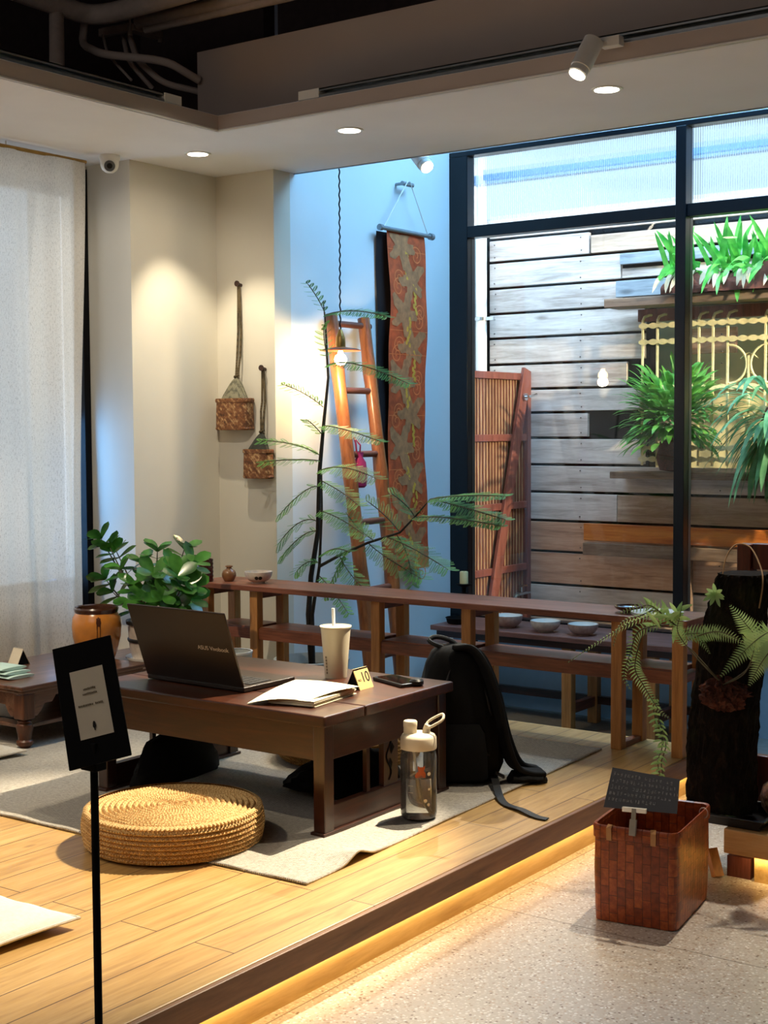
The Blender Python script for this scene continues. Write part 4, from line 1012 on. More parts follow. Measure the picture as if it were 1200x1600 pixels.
for (px, py, r, h), lb, mt in zip(((793, 981, .079, .064), (852, 988, .077, .058), (911, 993, .077, .056)), ('leftmost larger stoneware bowl with brown blotches on the window table', 'middle pale speckled bowl on the window table', 'rightmost pinkish bowl with white inside on the window table'), ('ceramic', 'ceramic', 'ceramicp')):
    c = onz(px, py-1, TZ); c.z = TZ
    k_ = thing('bowl', lb, 'bowl', c, 'stoneware bowls on the window table')
    obj('body', MB().lathe(bowlprof(r, h, .5), c, 40), M['ceramicp' if px != 852 else 'ceramic'], k_, smooth=True)
    obj('glazed_inside', MB().lathe([(p, q+.0008) for p, q in bowlprof(r-.001, h, .5)[-9:]], c, 40), M['ceramicw'], k_, smooth=True)
c = onz(716, 974, TZ); c.z = TZ
k_ = thing('iron_dish', 'black iron dish at left end of the window table', 'dish', c)
obj('body', MB().lathe([(0, .0), (.05, 0), (.06, .006), (.066, .03), (.070, .032), (.066, .034), (.060, .012), (0, .008)], c, 36), M['black'], k_, smooth=True)
c = onz(726, 972, TZ)+V((.08, .10, 0)); c.z = TZ
c = ony(725, 960, 6.42); c.z = TZ
k_ = thing('candle_holder', 'black iron candle holder with short cream candle by the window frame', 'candle holder', c)
hz = ony(725, 912, 6.42).z-TZ; ht = ony(725, 893, 6.42).z-TZ
obj('stand', MB().lathe([(0, 0), (.045, 0), (.045, .008), (.012, .014), (.012, hz*.3), (.020, hz*.36), (.014, hz*.42), (.012, hz*.6), (.026, hz*.68), (.026, hz*.72), (.012, hz*.76), (.014, hz*.9), (.044, hz*.98), (.046, hz), (0, hz)], c, 28), M['black'], k_, smooth=True)
obj('candle', MB().lathe([(0, 0), (.023, 0), (.023, ht-hz-.004), (.020, ht-hz), (0, ht-hz-.004)], c+V((0, 0, hz+.0005)), 24), M['candle'], k_, smooth=True)
obj('wick', MB().cyl(c+V((0, 0, ht-.004)), c+V((.002, 0, ht+.010)), .0015, n=6), M['ink'], k_)
# ================================================================== main low table
TH = .497
X0_, X1_, Y0_, Y1_ = -3.30, -2.385, 3.035, 3.655
tt = thing('low_table', 'dark polished low wooden table with carved end panels holding the laptop', 'table', ((X0_+X1_)/2, (Y0_+Y1_)/2, ZP))
obj('top_board', MB().box((X0_-.02, Y0_-.02, TH-.032), (X1_+.015, Y0_+.170, TH)), M['dark'], tt, bevel=.005)
obj('top_board', MB().box((X0_-.02, Y0_+.174, TH-.032), (X1_+.015, Y1_+.02, TH)), M['dark'], tt, bevel=.005)
az = .362
obj('apron', MB().box((X0_+.03, Y0_+.004, az), (X1_-.03, Y0_+.026, TH-.032)), M['dark'], tt, bevel=.002)
obj('apron', MB().box((X0_+.03, Y1_-.026, az), (X1_-.03, Y1_-.004, TH-.032)), M['dark'], tt, bevel=.002)
for x in (X0_+.008, X1_-.030): obj('end_apron', MB().box((x, Y0_+.04, az), (x+.022, Y1_-.04, TH-.032)), M['darky'], tt, bevel=.002)
for x in (X0_, X1_-.042):
    for y in (Y0_, Y1_-.042): obj('leg', MB().box((x, y, ZP+.006), (x+.042, y+.042, TH-.032)), M['darkz'], tt, bevel=.003)
    obj('bottom_rail', MB().box((x+.008, Y0_+.04, ZP+.015), (x+.034, Y1_-.04, ZP+.085)).box((x-.004, Y0_-.01, ZP+.006), (x+.046, Y1_+.01, ZP+.016)), M['darky'], tt, bevel=.002)
    for y in (.36, .72): 
        yy = Y0_+(Y1_-Y0_)*y-.008; obj('slat', MB().box((x+.014, yy, ZP+.08), (x+.028, yy+.016, az+.005)), M['darkz'], tt)
    yc = Y0_+(Y1_-Y0_)*.54; xx = x+.012 if x > -3 else x+.012
    obj('carved_panel', MB().box((x+.012, yc-.036, ZP+.08), (x+.030, yc+.036, az+.005)), M['darkz'], tt)
    cv = MB(); xo = x+.0312
    cv.tube([(xo, yc-.012+.012*math.sin(i*.55), ZP+.10+i*.0085) for i in range(15)], .0025, 5)
    for zc_, s_ in ((.195, 1), (.15, -1)): cv.add([(xo+.0006, yc, ZP+zc_-.02), (xo+.0006, yc+.016*s_, ZP+zc_), (xo+.0006, yc+.004*s_, ZP+zc_+.016), (xo+.0006, yc-.006*s_, ZP+zc_)], [(0, 1, 2, 3)])
    obj('carving', cv, M['black'], tt)
# ---- laptop
lp = thing('laptop', 'open dark bronze laptop with its lid towards the viewer', 'laptop', (-3.0, 3.3, TH))
lo = V((-3.205, 3.165, TH)); lx_ = V((.42, -.012, 0)); lxn = lx_.normalized(); lyn = V((.0286, 1, 0)).normalized()
obj('base', MB().poly([lo+V((0, 0, .003)), lo+lx_+V((0, 0, .003)), lo+lx_+lyn*.235+V((0, 0, .003)), lo+lyn*.235+V((0, 0, .003))], (0, 0, .014)), M['laptop'], lp, bevel=.003)
ky = MB()
for r in range(5):
    for q in range(15):
        o = lo+lxn*(.022+q*.0254)+lyn*(.05+r*.0195)+V((0, 0, .0172)); ky.poly([o, o+lxn*.022, o+lxn*.022+lyn*.016, o+lyn*.016], (0, 0, .0018))
obj('keyboard', ky, M['keys'], lp)
ld_ = (V((0, -.085, .235))).normalized(); LH = .25
l0 = lo+V((0, -.002, .016)); nn = lxn.cross(ld_).normalized()
obj('lid', MB().poly([l0, l0+lx_, l0+lx_+ld_*LH, l0+ld_*LH], nn*-.007 if nn.y < 0 else nn*-.007), M['laptop'], lp, bevel=.003)
obj('screen', MB().poly([l0+lxn*.01+ld_*.012-nn*.0072, l0+lxn*.41+ld_*.012-nn*.0072, l0+lxn*.41+ld_*(LH-.01)-nn*.0072, l0+lxn*.01+ld_*(LH-.01)-nn*.0072], nn*-.0008), M['screen'], lp)
text('ASUS Vivobook', .020, M['silver'], frame(l0+lxn*.335+ld_*.125+nn*.0006, lxn, ld_), 'lettering', lp)
# ---- papers
ps = thing('paper_stack', 'stack of cream papers with wavy top sheet beside the laptop', 'papers', onz(475, 1080, TH))
q00, q10, q11, q01 = onz(386, 1099, TH+.004), onz(480, 1096, TH+.016), onz(562, 1073, TH+.026), onz(462, 1062, TH+.012)
def sheet(u, v, dz=0):
    p = (q00*(1-u)+q10*u)*(1-v)+(q01*(1-u)+q11*u)*v
    return (p.x, p.y, p.z+dz+.010*math.sin(u*3.0)*(1-v*.5)+.006*math.sin(v*3.1)-.010*max(0, .25-u)*4*.0)
obj('top_sheet', MB().grid(sheet, 24, 16), M['paper'], ps, smooth=True)
a0 = onz(430, 1098, TH); e = V((.0, .0, 0))
pk = MB()
for i in range(7):
    j = V((rnd(-.004, .004), rnd(-.004, .004), 0)); z = TH+.001+i*.0026
    pk.poly([V((-2.62, 3.075, z))+j, V((-2.475, 3.10, z))+j, V((-2.50, 3.33, z))+j, V((-2.66, 3.32, z))+j], (0, 0, .0022))
obj('booklet_pages', pk, M['paper'], ps)
ln = MB()
for i in range(9):
    v0 = .06+i*.06; 
    for (u0, u1) in ((.08, .44), (.52, .9)):
        if i % 3 == 0 or u0 < .1:
            n = 12; 
            for k in range(n):
                ua, ub = u0+(u1-u0)*k/n, u0+(u1-u0)*(k+rnd(.4, .95))/n
                ln.add([sheet(ua, v0, .0006), sheet(ub, v0, .0006), sheet(ub, v0+.010, .0006), sheet(ua, v0+.010, .0006)], [(0, 1, 2, 3)])
obj('faint_writing', ln, M['greyink'], ps)
# ---- drink cup
c = onz(525, 1058, TH); c.z = TH; cs = 4.47/2188.6
k_ = thing('drink_cup', 'tall milky takeaway cup with straw on the low table', 'cup', c)
r0, r1, ch = 17*cs, 23.5*cs, .160
obj('cup_body', MB().lathe([(0, .004), (r0*.96, .003), (r0, 0), (r0+.001, .004), (r0+(r1-r0)*.5, ch*.5), (r1, ch), (r1+.003, ch+.002), (r1+.003, ch+.006), (r1-.002, ch+.006)], c, 40), M['cup'], k_, smooth=True)
obj('film_lid', MB().lathe([(r1-.001, 0), (r1*.5, .0005), (0, .0005)], c+V((0, 0, ch+.0045)), 40), M['ceramicw'], k_)
obj('straw', MB().cyl(c+V((.0, -.002, .02)), c+V((-.010, .0, ch+.062)), .0055, n=12), M['ceramicw'], k_, smooth=True)
pm = MB()
an = math.atan2(-c.y, -c.x)-.95
for i in range(6):
    z = .015+i*.010
    for a0_ in (0, .1):
        r = r0+(r1-r0)*z/ch+.0012; a = an+a0_
        pm.add([(c.x+r*math.cos(a), c.y+r*math.sin(a), c.z+z), (c.x+r*math.cos(a+.07), c.y+r*math.sin(a+.07), c.z+z), (c.x+r*math.cos(a+.07), c.y+r*math.sin(a+.07), c.z+z+.007), (c.x+r*math.cos(a), c.y+r*math.sin(a), c.z+z+.007)], [(0, 1, 2, 3)])
obj('print_pattern', pm, M['brownink'], k_)
# ---- number stand
tn = thing('table_number_stand', 'small folded wooden table number stand marked 10', 'sign', onz(570, 1076, TH))
e0, e1 = onz(563, 1079, TH), onz(584, 1073, TH); e0.z = e1.z = TH
w_ = (e1-e0).length; ex = (e1-e0).normalized()
bk = V((-ex.y, ex.x, 0)); hgt = .062; apex = bk*.026+V((0, 0, hgt))
ey = (apex).normalized()
obj('front_face', MB().poly([e0, e1, e1+apex, e0+apex], bk*.003), M['card'], tn)
obj('back_face', MB().poly([e0+bk*.055, e1+bk*.055, e1+apex, e0+apex], bk*-.003), M['black'], tn)
mid = (e0+e1)/2
nf = ex.cross(ey).normalized(); sgn = 1 if nf.dot(V((1, -.5, 0))) > 0 else -1
text('10', .046, M['ink'], frame(mid+ex*w_*.14+ey*.036+nf*sgn*.0006, ex, ey), 'number_print', tn)
text('NO.', .010, M['brownink'], frame(mid-ex*w_*.30+ey*.030+nf*sgn*.0006, ex, ey), 'small_print', tn)
# ---- phone and earbud case
p0, p1, p2 = onz(582, 1063, TH), onz(640, 1079, TH), onz(655, 1066, TH)
ph = thing('smartphone', 'black smartphone lying face up on the table corner', 'phone', onz(615, 1066, TH))
ux = (p1-p0).normalized(); L_ = .165; uy = V((-ux.y, ux.x, 0)); Wd = .082
o = p0.copy(); o.z = TH+.0005
obj('phone_body', MB().poly([o, o+ux*L_, o+ux*L_+uy*Wd, o+uy*Wd], (0, 0, .011)), M['blackpl'], ph, bevel=.003)
o2 = o+ux*.006+uy*.005+V((0, 0, .0112)); obj('screen', MB().poly([o2, o2+ux*(L_-.012), o2+ux*(L_-.012)+uy*(Wd-.010), o2+uy*(Wd-.010)], (0, 0, .0006)), M['screen'], ph)
ec = onz(656, 1072, TH); ec.z = TH
tag(obj('earbud_case', MB().lathe([(0, 0), (.016, 0), (.022, .006), (.022, .016), (.016, .022), (0, .023)], (ec.x-.012, ec.y+.0, TH), 24), M['blackpl'], smooth=True), 'small round black earbud case at table corner next to phone', 'case')
# ================================================================== backpack
random.seed(5)
bp = thing('backpack', 'bulging black backpack slumped against the end of the low table', 'bag', onz(715, 1245, ZP))
rx, ry = V((math.cos(YAW), math.sin(YAW), 0)), V((-math.sin(YAW), math.cos(YAW), 0))
bc_ = onz(712, 1232, ZP)+ry*.12+rx*.012; pxm = 4.42/2188.6
# (height above platform, left px, right px, depth)
secs = [(.0, 664, 766, .075), (.012, 658, 776, .09), (.06, 656, 785, .105), (.13, 656, 788, .108), (.20, 656, 785, .105), (.27, 650, 778, .10), (.33, 656, 768, .09), (.38, 662, 757, .08), (.415, 670, 744, .065), (.435, 684, 730, .04), (.441, 698, 716, .012)]
rings = []
for h, a, b, dpt in secs:
    cx_ = ((a+b)/2-712)*pxm; hw = (b-a)/2*pxm; rr = []
    for i in range(48):
        t_ = 2*math.pi*i/48; c_, s_ = math.cos(t_), math.sin(t_); n_ = 1+.030*math.sin(h*40+i*.9)+.018*math.sin(i*2.3+h*90)+.02*math.sin(h*70-i*.5)
        rr.append(bc_+rx*(cx_+hw*n_*math.copysign(abs(c_)**.62, c_))+ry*(dpt*n_*math.copysign(abs(s_)**.7, s_)+h*.10)+V((0, 0, h)))
    rings.append(rr)
obj('main_body', MB().loft(rings), M['canvas'], bp, smooth=True)
def bpt(px, h, dep): return bc_+rx*((px-712)*pxm)+ry*(dep+h*.10)+V((0, 0, h))
pip = MB()
pip.tube([bpt(764, .03, -.075), bpt(768, .12, -.085), bpt(766, .20, -.085), bpt(758, .28, -.08), bpt(744, .35, -.07), bpt(726, .40, -.055), bpt(710, .425, -.03)], .0045, 8)
pip.tube([bpt(690, .03, -.10), bpt(684, .12, -.115), bpt(682, .22, -.115), bpt(690, .31, -.10), bpt(702, .38, -.075), bpt(706, .42, -.04)], .004, 8)
obj('piping', pip, M['strap'], bp, smooth=True)
def path(P, n=6):
    out = []
    for i in range(len(P)-1):
        p0 = P[max(i-1, 0)]; p1, p2 = P[i], P[i+1]; p3 = P[min(i+2, len(P)-1)]
        for k in range(n):
            t = k/n; out.append(.5*((2*p1)+(-p0+p2)*t+(2*p0-5*p1+4*p2-p3)*t*t+(-p0+3*p1-3*p2+p3)*t**3))
    return out+[P[-1]]
sp_ = path([bpt(712, .435, -.03), bpt(736, .425, -.06), bpt(757, .36, -.085), bpt(772, .26, -.095), bpt(785, .14, -.09), bpt(800, .062, -.07), bpt(822, .035, -.05), bpt(850, .030, -.04)])
obj('shoulder_strap', MB().ribbon(sp_, [.075]*len(sp_), .018, [rx*.4+ry*-1]*len(sp_)), M['canvas'], bp, smooth=True, bevel=.006)
sp2 = path([bpt(716, .432, .0), bpt(750, .40, .03), bpt(776, .28, .04), bpt(792, .14, .02), bpt(812, .05, .02), bpt(846, .022, .03)])
obj('shoulder_strap', MB().ribbon(sp2, [.055]*len(sp2), .020, [rx*.4+ry*-1]*len(sp2)), M['canvas'], bp, smooth=True, bevel=.006)
pd = MB()
end = bpt(834, 0, -.05)
pd.loft([[end+rx*(u*.045+dx)+ry*(w*.05)+V((0, 0, .002+zz)) for u, w, zz in ((-1, -1, 0), (1, -1, 0), (1.1, 1, 0), (-1, 1, 0), (-.8, .8, .035*s), (.8, .8, .03*s), (.8, -.8, .03*s), (-.8, -.8, .035*s))] for dx, s in ((-.03, 1.3), (0, 1.2), (.03, .8))]) if False else None
rg = []
for q in range(9):
    t_ = q/8; c0 = bpt(790+65*t_, 0, -.06+.02*t_); rr = []
    hh = .040*(1-.35*t_)*(.35 if q in (0, 8) else 1); ww = .050*(1-.25*t_)*(.5 if q in (0, 8) else 1)
    for i in range(16):
        a = 2*math.pi*i/16; rr.append(c0+V((0, 0, hh*.5+.003))+(ry*ww*math.cos(a))*(1+.1*math.sin(q*2+i))+V((0, 0, hh*.5*math.sin(a))))
    rg.append(rr)
obj('strap_padding', MB().loft(rg), M['canvas'], bp, smooth=True)
wb = path([bpt(768, .03, -.09), onz(785, 1252, ZP+.006), onz(815, 1265, ZP+.008), onz(838, 1276, ZP+.005), onz(855, 1280, ZP+.004)])
obj('webbing_strap', MB().ribbon(wb, .024, .003, [V((.9, 1.0, 0))]*len(wb)), M['strap'], bp, smooth=True)
hp = [bpt(690, .43, -.02), bpt(672, .445, -.02), bpt(668, .455, -.01), bpt(680, .462, 0), bpt(700, .452, .0), bpt(712, .436, 0)]
obj('grab_handle', MB().tube(path(hp), .008, 8), M['strap'], bp, smooth=True)
zp = MB(); zp.tube(path([bpt(668, .10, -.115), bpt(700, .14, -.125), bpt(735, .135, -.12), bpt(760, .10, -.105)]), .0035, 6)
obj('pocket_zip', zp, M['strap'], bp, smooth=True)
pk2 = []
for h, a, b, dd in ((.02, 674, 752, .0), (.03, 668, 758, .022), (.10, 668, 758, .030), (.17, 672, 754, .022), (.20, 682, 746, .0)):
    pk2.append([bpt((a+b)/2+(b-a)/2*math.cos(t), h, -.100-dd*max(0, math.sin(t))-.012*(1 if math.sin(t) > 0 else 0)) for t in [2*math.pi*i/24 for i in range(24)]])
obj('front_pocket', MB().loft(pk2), M['canvas'], bp, smooth=True)
obj('strap_buckle', MB().beam(bpt(770, .045, -.10), bpt(784, .03, -.10), .022, .008), M['blackpl'], bp, bevel=.002)
lgo = MB()
o = bpt(775, .22, -.100); lgo.ribbon([bpt(778, .24, -.115), bpt(779, .22, -.117), bpt(782, .205, -.114)], .008, .002, rx)
obj('grey_tab', lgo, M['grey_metal'], bp)
# ---- soft black bag lying under the table
sb = thing('cloth_bag', 'soft black cloth bag lying beneath right end of the low table', 'bag', (-2.62, 3.5, ZP))
rg = []
for k in range(12):
    q = k/11; rr = []; x = -2.80+.33*q; hh = .16*math.sin(math.pi*(.08+.84*q))**.6*(.6+.5*q); ww = .17*math.sin(math.pi*(.1+.8*q))**.5
    for i in range(28):
        a = 2*math.pi*i/28; n_ = 1+.06*math.sin(i*1.7+k*1.3); z = max(-.98, math.sin(a)); rr.append(V((x, 3.44+ww*math.cos(a)*n_, ZP+.008+hh*.5*(1+z)*n_)))
    rg.append(rr)
obj('body', MB().loft(rg), M['canvas'], sb, smooth=True)
sb2 = thing('cloth_bag', 'black filler shape for the dark space by left end panel under the low table', 'bag', (-3.42, 3.25, ZP))  # black shape added to fill the dark space under the table's left end
rg = []
for k in range(10):
    q = k/9; rr = []; s_ = (1-.45*q**1.6)*(1 if k < 9 else .5)
    for i in range(28):
        a = 2*math.pi*i/28; n_ = 1+.05*math.sin(i*1.9+k); rr.append(V((-3.195+.045*s_*math.cos(a)*n_, 3.28+.20*s_*math.sin(a)*n_, ZP+.008+.16*q)))
    rg.append(rr)
obj('body', MB().loft(rg), M['canvas'], sb2, smooth=True)
# ================================================================== water bottle
c = onz(655, 1288, ZP); c = c+ry*.045; c.z = ZP+.008
wbt = thing('water_bottle', 'clear water bottle with beige lid and straw standing on rug edge', 'bottle', c)
R0 = 28.5*4.1/2188.6; HB = .210
pro = [(0, .004), (R0*.80, .003), (R0*.95, .006), (R0, .016), (R0, HB*.84), (R0*.97, HB*.90), (R0*.95, HB*.91), (R0*.93, HB)]
obj('clear_wall', MB().lathe(pro, c, 44), M['jarglass'], wbt, smooth=True)
wz = .125
obj('water', MB().lathe([(0, .008), (R0*.93, .009), (R0*.965, .018), (R0*.965, wz), (0, wz)], c, 44), M['water'], wbt, smooth=True)
obj('lid_collar', MB().lathe([(R0*.80, -.004), (R0*.99, -.004), (R0*1.0, .0), (R0*.99, .028), (R0*.90, .036), (R0*.7, .041), (0, .043)], c+V((0, 0, HB)), 44), M['beigepl'], wbt, smooth=True)
sp0 = c+V((0, 0, HB+.034))+rx*(-.024)
obj('spout_cap', MB().lathe([(.020, 0), (.0195, .024), (.0205, .026), (.0205, .040), (.018, .043), (0, .043)], sp0, 28), M['beigepl'], wbt, smooth=True)
hb_ = c+V((0, 0, HB+.034))+rx*.022
obj('hinge_post', MB().tube([hb_, hb_+V((0, 0, .018))+rx*.002, hb_+V((0, 0, .030))+rx*.006], [.013, .011, .010], 14), M['beigepl'], wbt, smooth=True)
lo_ = hb_+V((0, 0, .030))+rx*.006; lu = (rx+V((0, 0, .55))).normalized(); lv = ry
pts = []
for i in range(25):
    a = 2*math.pi*i/24; pts.append(lo_+lu*(.024+.028*math.copysign(abs(math.cos(a))**.6, math.cos(a)))+(lv*.4+V((0, 0, .3))).normalized()*.014*math.copysign(abs(math.sin(a))**.6, math.sin(a)))
obj('carry_loop', MB().tube(pts, .0042, 8, cap=False), M['beigepl'], wbt, smooth=True)
obj('inner_straw', MB().tube([c+V((0, 0, HB))+rx*-.016, c+V((0, 0, .06))+rx*.005, c+V((0, 0, .018))+rx*.026, c+V((0, 0, .012))+rx*.040], .0042, 10), M['ceramicw'], wbt, smooth=True)
ct = MB()
def onb(u, z, o=.0009): a = math.atan2(-ry.y, -ry.x)+u/R0; return (c.x+(R0+o)*math.cos(a), c.y+(R0+o)*math.sin(a), c.z+z)
cat = [(-.014, .0), (.014, .0), (.016, .010), (.013, .017), (.010, .020), (.013, .028), (.013, .036), (.008, .032), (-.002, .032), (-.007, .036), (-.008, .028), (-.006, .020), (-.012, .014), (-.016, .007)]
ct.add([onb(x+.004, .130+z) for x, z in cat]+[onb(.004, .146)], [(i, (i+1) % 14, 14) for i in range(14)])
obj('cat_sticker', ct, M['orange_cat'], wbt)
mk = MB()
for z in (.05, .085, .105): mk.add([onb(-.032, z), onb(-.018, z), onb(-.018, z+.0012), onb(-.032, z+.0012)], [(0, 1, 2, 3)])
for u, z, s in ((.018, .062, .006), (.028, .05, .005), (.03, .095, .004), (.03, .14, .006)): mk.add([onb(u+s*math.cos(k*.9), z+s*math.sin(k*.9)) for k in range(7)], [tuple(range(7))])
obj('print_pattern', mk, M['whitecard'], wbt)
# ================================================================== straw floor cushions
def straw_cushion(cx_, cy_, label, R=.25, H=.100):
    t = thing('straw_cushion', label, 'cushion', (cx_, cy_, ZP+.007), 'round straw floor cushions')
    z0 = ZP+.008; m_ = MB(); rows, per = 8, 130
    def side(u, v):
        a = u*2*math.pi; z = v*H; row = v*rows; b_ = abs(math.sin(row*math.pi)); k = abs(math.sin(a*per/2+int(row)*1.57))
        r = R*(.965+.035*math.sin(v*math.pi))-.006+.006*b_+.008*b_*k-.003
        return (cx_+r*math.cos(a), cy_+r*math.sin(a), z0+z)
    m_.grid(side, 780, 48); obj('side_weave', m_, M['straw'], t, smooth=True)
    m_ = MB(); rings = 15
    def top(u, v):
        a = u*2*math.pi; rr = v*R*.985; row = v*rings; b_ = abs(math.sin(row*math.pi)); nk = max(16, int(24+int(row)*9)); k = abs(math.sin((a+v*1.1)*nk/2))
        return (cx_+rr*math.cos(a), cy_+rr*math.sin(a), z0+H-.004+.004*b_+.005*b_*k-.012*v**6)
    m_.grid(top, 720, 75); obj('top_weave', m_, M['straw'], t, smooth=True)
    obj('base', MB().cyl((cx_, cy_, z0-.001), (cx_, cy_, z0+.012), R*.955, n=64), M['straw'], t)
    return t
cp = onz(271, 1264, .238)
cu1 = straw_cushion(cp.x, cp.y, 'nearer round woven straw floor cushion in front of the low table')
c2 = onz(500, 1207, ZP); 
cu2 = dup(cu1, (-2.93-cp.x, 3.87-cp.y, 0), 'farther round straw floor cushion partly hidden behind the low table leg')
# ================================================================== rug
def rugf(u, v):
    y = 2.695+(4.45-2.695)*v; xr = -2.18-.064*v
    x = -4.55+(xr+4.55)*u
    e = max(0, (x+2.62)/.44)
    z = ZP+.007+.026*math.exp(-((y-2.93)/.05)**2)*max(0, (x+2.34)/.16)**1.3 if x > -2.34 else ZP+.007
    z += .0012*math.sin(x*31+y*17)*(1 if z < ZP+.02 else .5)
    y += -.02*math.sin(u*3.2) if v < .02 else 0
    return (x, y, z)
r_ug = MB().grid(rugf, 170, 160)
o = obj('woven_rug', r_ug, M['rug'], smooth=True); so = o.modifiers.new('thick', 'SOLIDIFY'); so.thickness = .006; so.offset = -1
tag(o, 'large grey beige woven rug under the low table and cushions', 'rug')
# ================================================================== cream floor cushions at left
def pillow(x0, x1, y0, y1, label, th=.045):
    def f(u, v, s):
        e = (max(0, 1-abs(2*u-1)**3.5)*max(0, 1-abs(2*v-1)**3.5))**.4
        pinch = .02*math.sin(u*math.pi)*0
        x = x0+(x1-x0)*u; y = y0+(y1-y0)*v
        x += .018*math.sin(v*math.pi)*(-1 if u > .5 else 1)*abs(2*u-1)**4; y += .018*math.sin(u*math.pi)*(-1 if v > .5 else 1)*abs(2*v-1)**4
        return (x, y, ZP+.003+th*(.45+.5*e*s)+.002*math.sin(u*23+v*11)*e) if s > 0 else (x, y, ZP+.003+th*.45*(1-e))
    t = thing('floor_cushion', label, 'cushion', ((x0+x1)/2, (y0+y1)/2, ZP), 'cream cotton floor cushions')
    obj('cover', MB().grid(lambda u, v: f(u, v, 1), 30, 30).grid(lambda u, v: f(u, v, -1), 30, 30), M['cushion'], t, smooth=True)
    pts = [f(i/20, 0, 1) for i in range(21)]+[f(1, i/20, 1) for i in range(1, 21)]+[f(1-i/20, 1, 1) for i in range(1, 21)]+[f(0, 1-i/20, 1) for i in range(1, 21)]
    obj('seam_edge', MB().tube(pts, .004, 6), M['cushion'], t, smooth=True)
pillow(-2.86, -2.425, 1.73, 2.165, 'cream cotton floor cushion at the bottom left corner of the platform')
pillow(-4.28, -3.86, 2.80, 3.215, 'cream cotton floor cushion beside leg of the worn antique table')
# ================================================================== antique low table, left
AX0, AX1, AY0, AY1, AZ = -4.42, -3.93, 3.265, 3.86, .381
at = thing('antique_table', 'worn low antique table with turned legs in front of curtain', 'table', ((AX0+AX1)/2, (AY0+AY1)/2, ZP))
obj('top_board', MB().box((AX0-.015, AY0-.015, AZ-.016), (AX1+.012, AY1+.015, AZ)), M['antique'], at, bevel=.004)
obj('top_frame', MB().box((AX0, AY0, AZ-.030), (AX1, AY1, AZ-.016)), M['antique'], at, bevel=.003)
def apron(axis, c, a, b):
    pts = []; n = 30
    for i in range(n+1):
        q = i/n; s = a+(b-a)*q; e = min(q, 1-q)*abs(b-a); d = .085 if e < .045 else (.070 if e < .065 else (.045 if e < .11 else .030+.008*math.cos((q-.5)*12)))
        pts.append((s, AZ-.03-d))
    pts = [(a, AZ-.03)]+pts+[(b, AZ-.03)]
    return MB().poly([(p, c, z) if axis == 'x' else (c, p, z) for p, z in pts], (0, .018, 0) if axis == 'x' else (.018, 0, 0))
obj('scalloped_apron', apron('x', AY0+.003, AX0+.03, AX1-.03), M['antique'], at)
obj('scalloped_apron', apron('x', AY1-.02, AX0+.03, AX1-.03), M['antique'], at)
obj('scalloped_apron', apron('y', AX1-.022, AY0+.03, AY1-.03), M['antique'], at)
obj('scalloped_apron', apron('y', AX0+.003, AY0+.03, AY1-.03), M['antique'], at)
for x in (AX0+.03, AX1-.03):
    for y in (AY0+.03, AY1-.03):
        lg = obj('turned_leg', MB().box((x-.028, y-.028, AZ-.125), (x+.028, y+.028, AZ-.03)), M['antiquez'], at, bevel=.006)
        obj('turning', MB().lathe([(0, 0), (.018, .0), (.020, .010), (.030, .018), (.031, .030), (.024, .036), (.025, .05), (.031, .078), (.030, .090), (.022, .096), (.026, .102), (.020, .108), (.028, .115), (.022, .125), (0, .125)], (x, y, ZP), 24), M['antiquez'], lg, smooth=True)
obj('lower_shelf', MB().box((AX0+.02, AY0+.02, ZP+.075), (AX1-.02, AY1-.02, ZP+.090)), M['antique'], at, bevel=.003)
# card stand
cpx = onz(24, 1040, AZ)
e0, e1 = onz(12, 1037, AZ), onz(27, 1040, AZ); e0.z = e1.z = AZ
ex = (e1-e0).normalized(); bk = V((-ex.y, ex.x, 0)); apex = bk*.028+V((0, 0, .062))
kt = thing('card_stand', 'small folded cream card stand on the worn antique table', 'sign', (e0+e1)/2)
obj('front_face', MB().poly([e0, e1, e1+apex, e0+apex], bk*.002), M['whitecard'], kt)
obj('back_face', MB().poly([e0+bk*.06, e1+bk*.06, e1+apex, e0+apex], bk*-.002), M['whitecard'], kt)
obj('dark_inner_side', MB().poly([e1+bk*.004-ex*.002, e1+bk*.054-ex*.002, e1+apex-ex*.002-V((0, 0, .004))], ex*-.001), M['black'], kt)
# folded napkins
np_ = onz(-4, 1049, AZ)
for i in range(3):
    a = V((-4.13-.02*i, 3.30, AZ+.001+.0135*i)); 
    tag(obj('folded_napkin', MB().loft([[V((a.x-.07+.14*q, a.y+.07+.06*math.cos(t), a.z+.006+.006*math.sin(t))) for t in [2*math.pi*k/16 for k in range(16)]] for q in (0, .02, .5, .98, 1)]), M['mint'], smooth=True), ['bottom', 'middle', 'top'][i]+' mint green folded napkin in the pile on antique table', 'napkin', 'mint napkins on the antique table')
cb = MB().tube(path([V((-4.5, 3.16, ZP+.004)), V((-4.25, 3.22, ZP+.010)), V((-4.08, 3.245, ZP+.11)), V((-3.975, 3.285, ZP+.106))]), .003, 6)
tag(obj('power_cable', cb, M['black'], smooth=True), 'thin black cable running beside the antique table leg', 'cable')
# ================================================================== bench with pots
BX_ = onz(183, 1032, .345)
bench = thing('plant_bench', 'narrow low wooden bench by the wall corner holding jar and plant', 'bench', (-4.2, 4.2, ZP))
bz = .33; bx0_, bx1_, by0_, by1_ = -4.50, -4.05, 3.905, 4.40
obj('top_board', MB().box((bx0_, by0_, bz-.022), (bx1_, by1_, bz)), M['antique'], bench, bevel=.003)
for x in (bx0_+.02, bx1_-.06):
    for y in (by0_+.02, by1_-.06): obj('leg', MB().box((x, y, ZP), (x+.04, y+.04, bz-.022)), M['antiquez'], bench, bevel=.003)
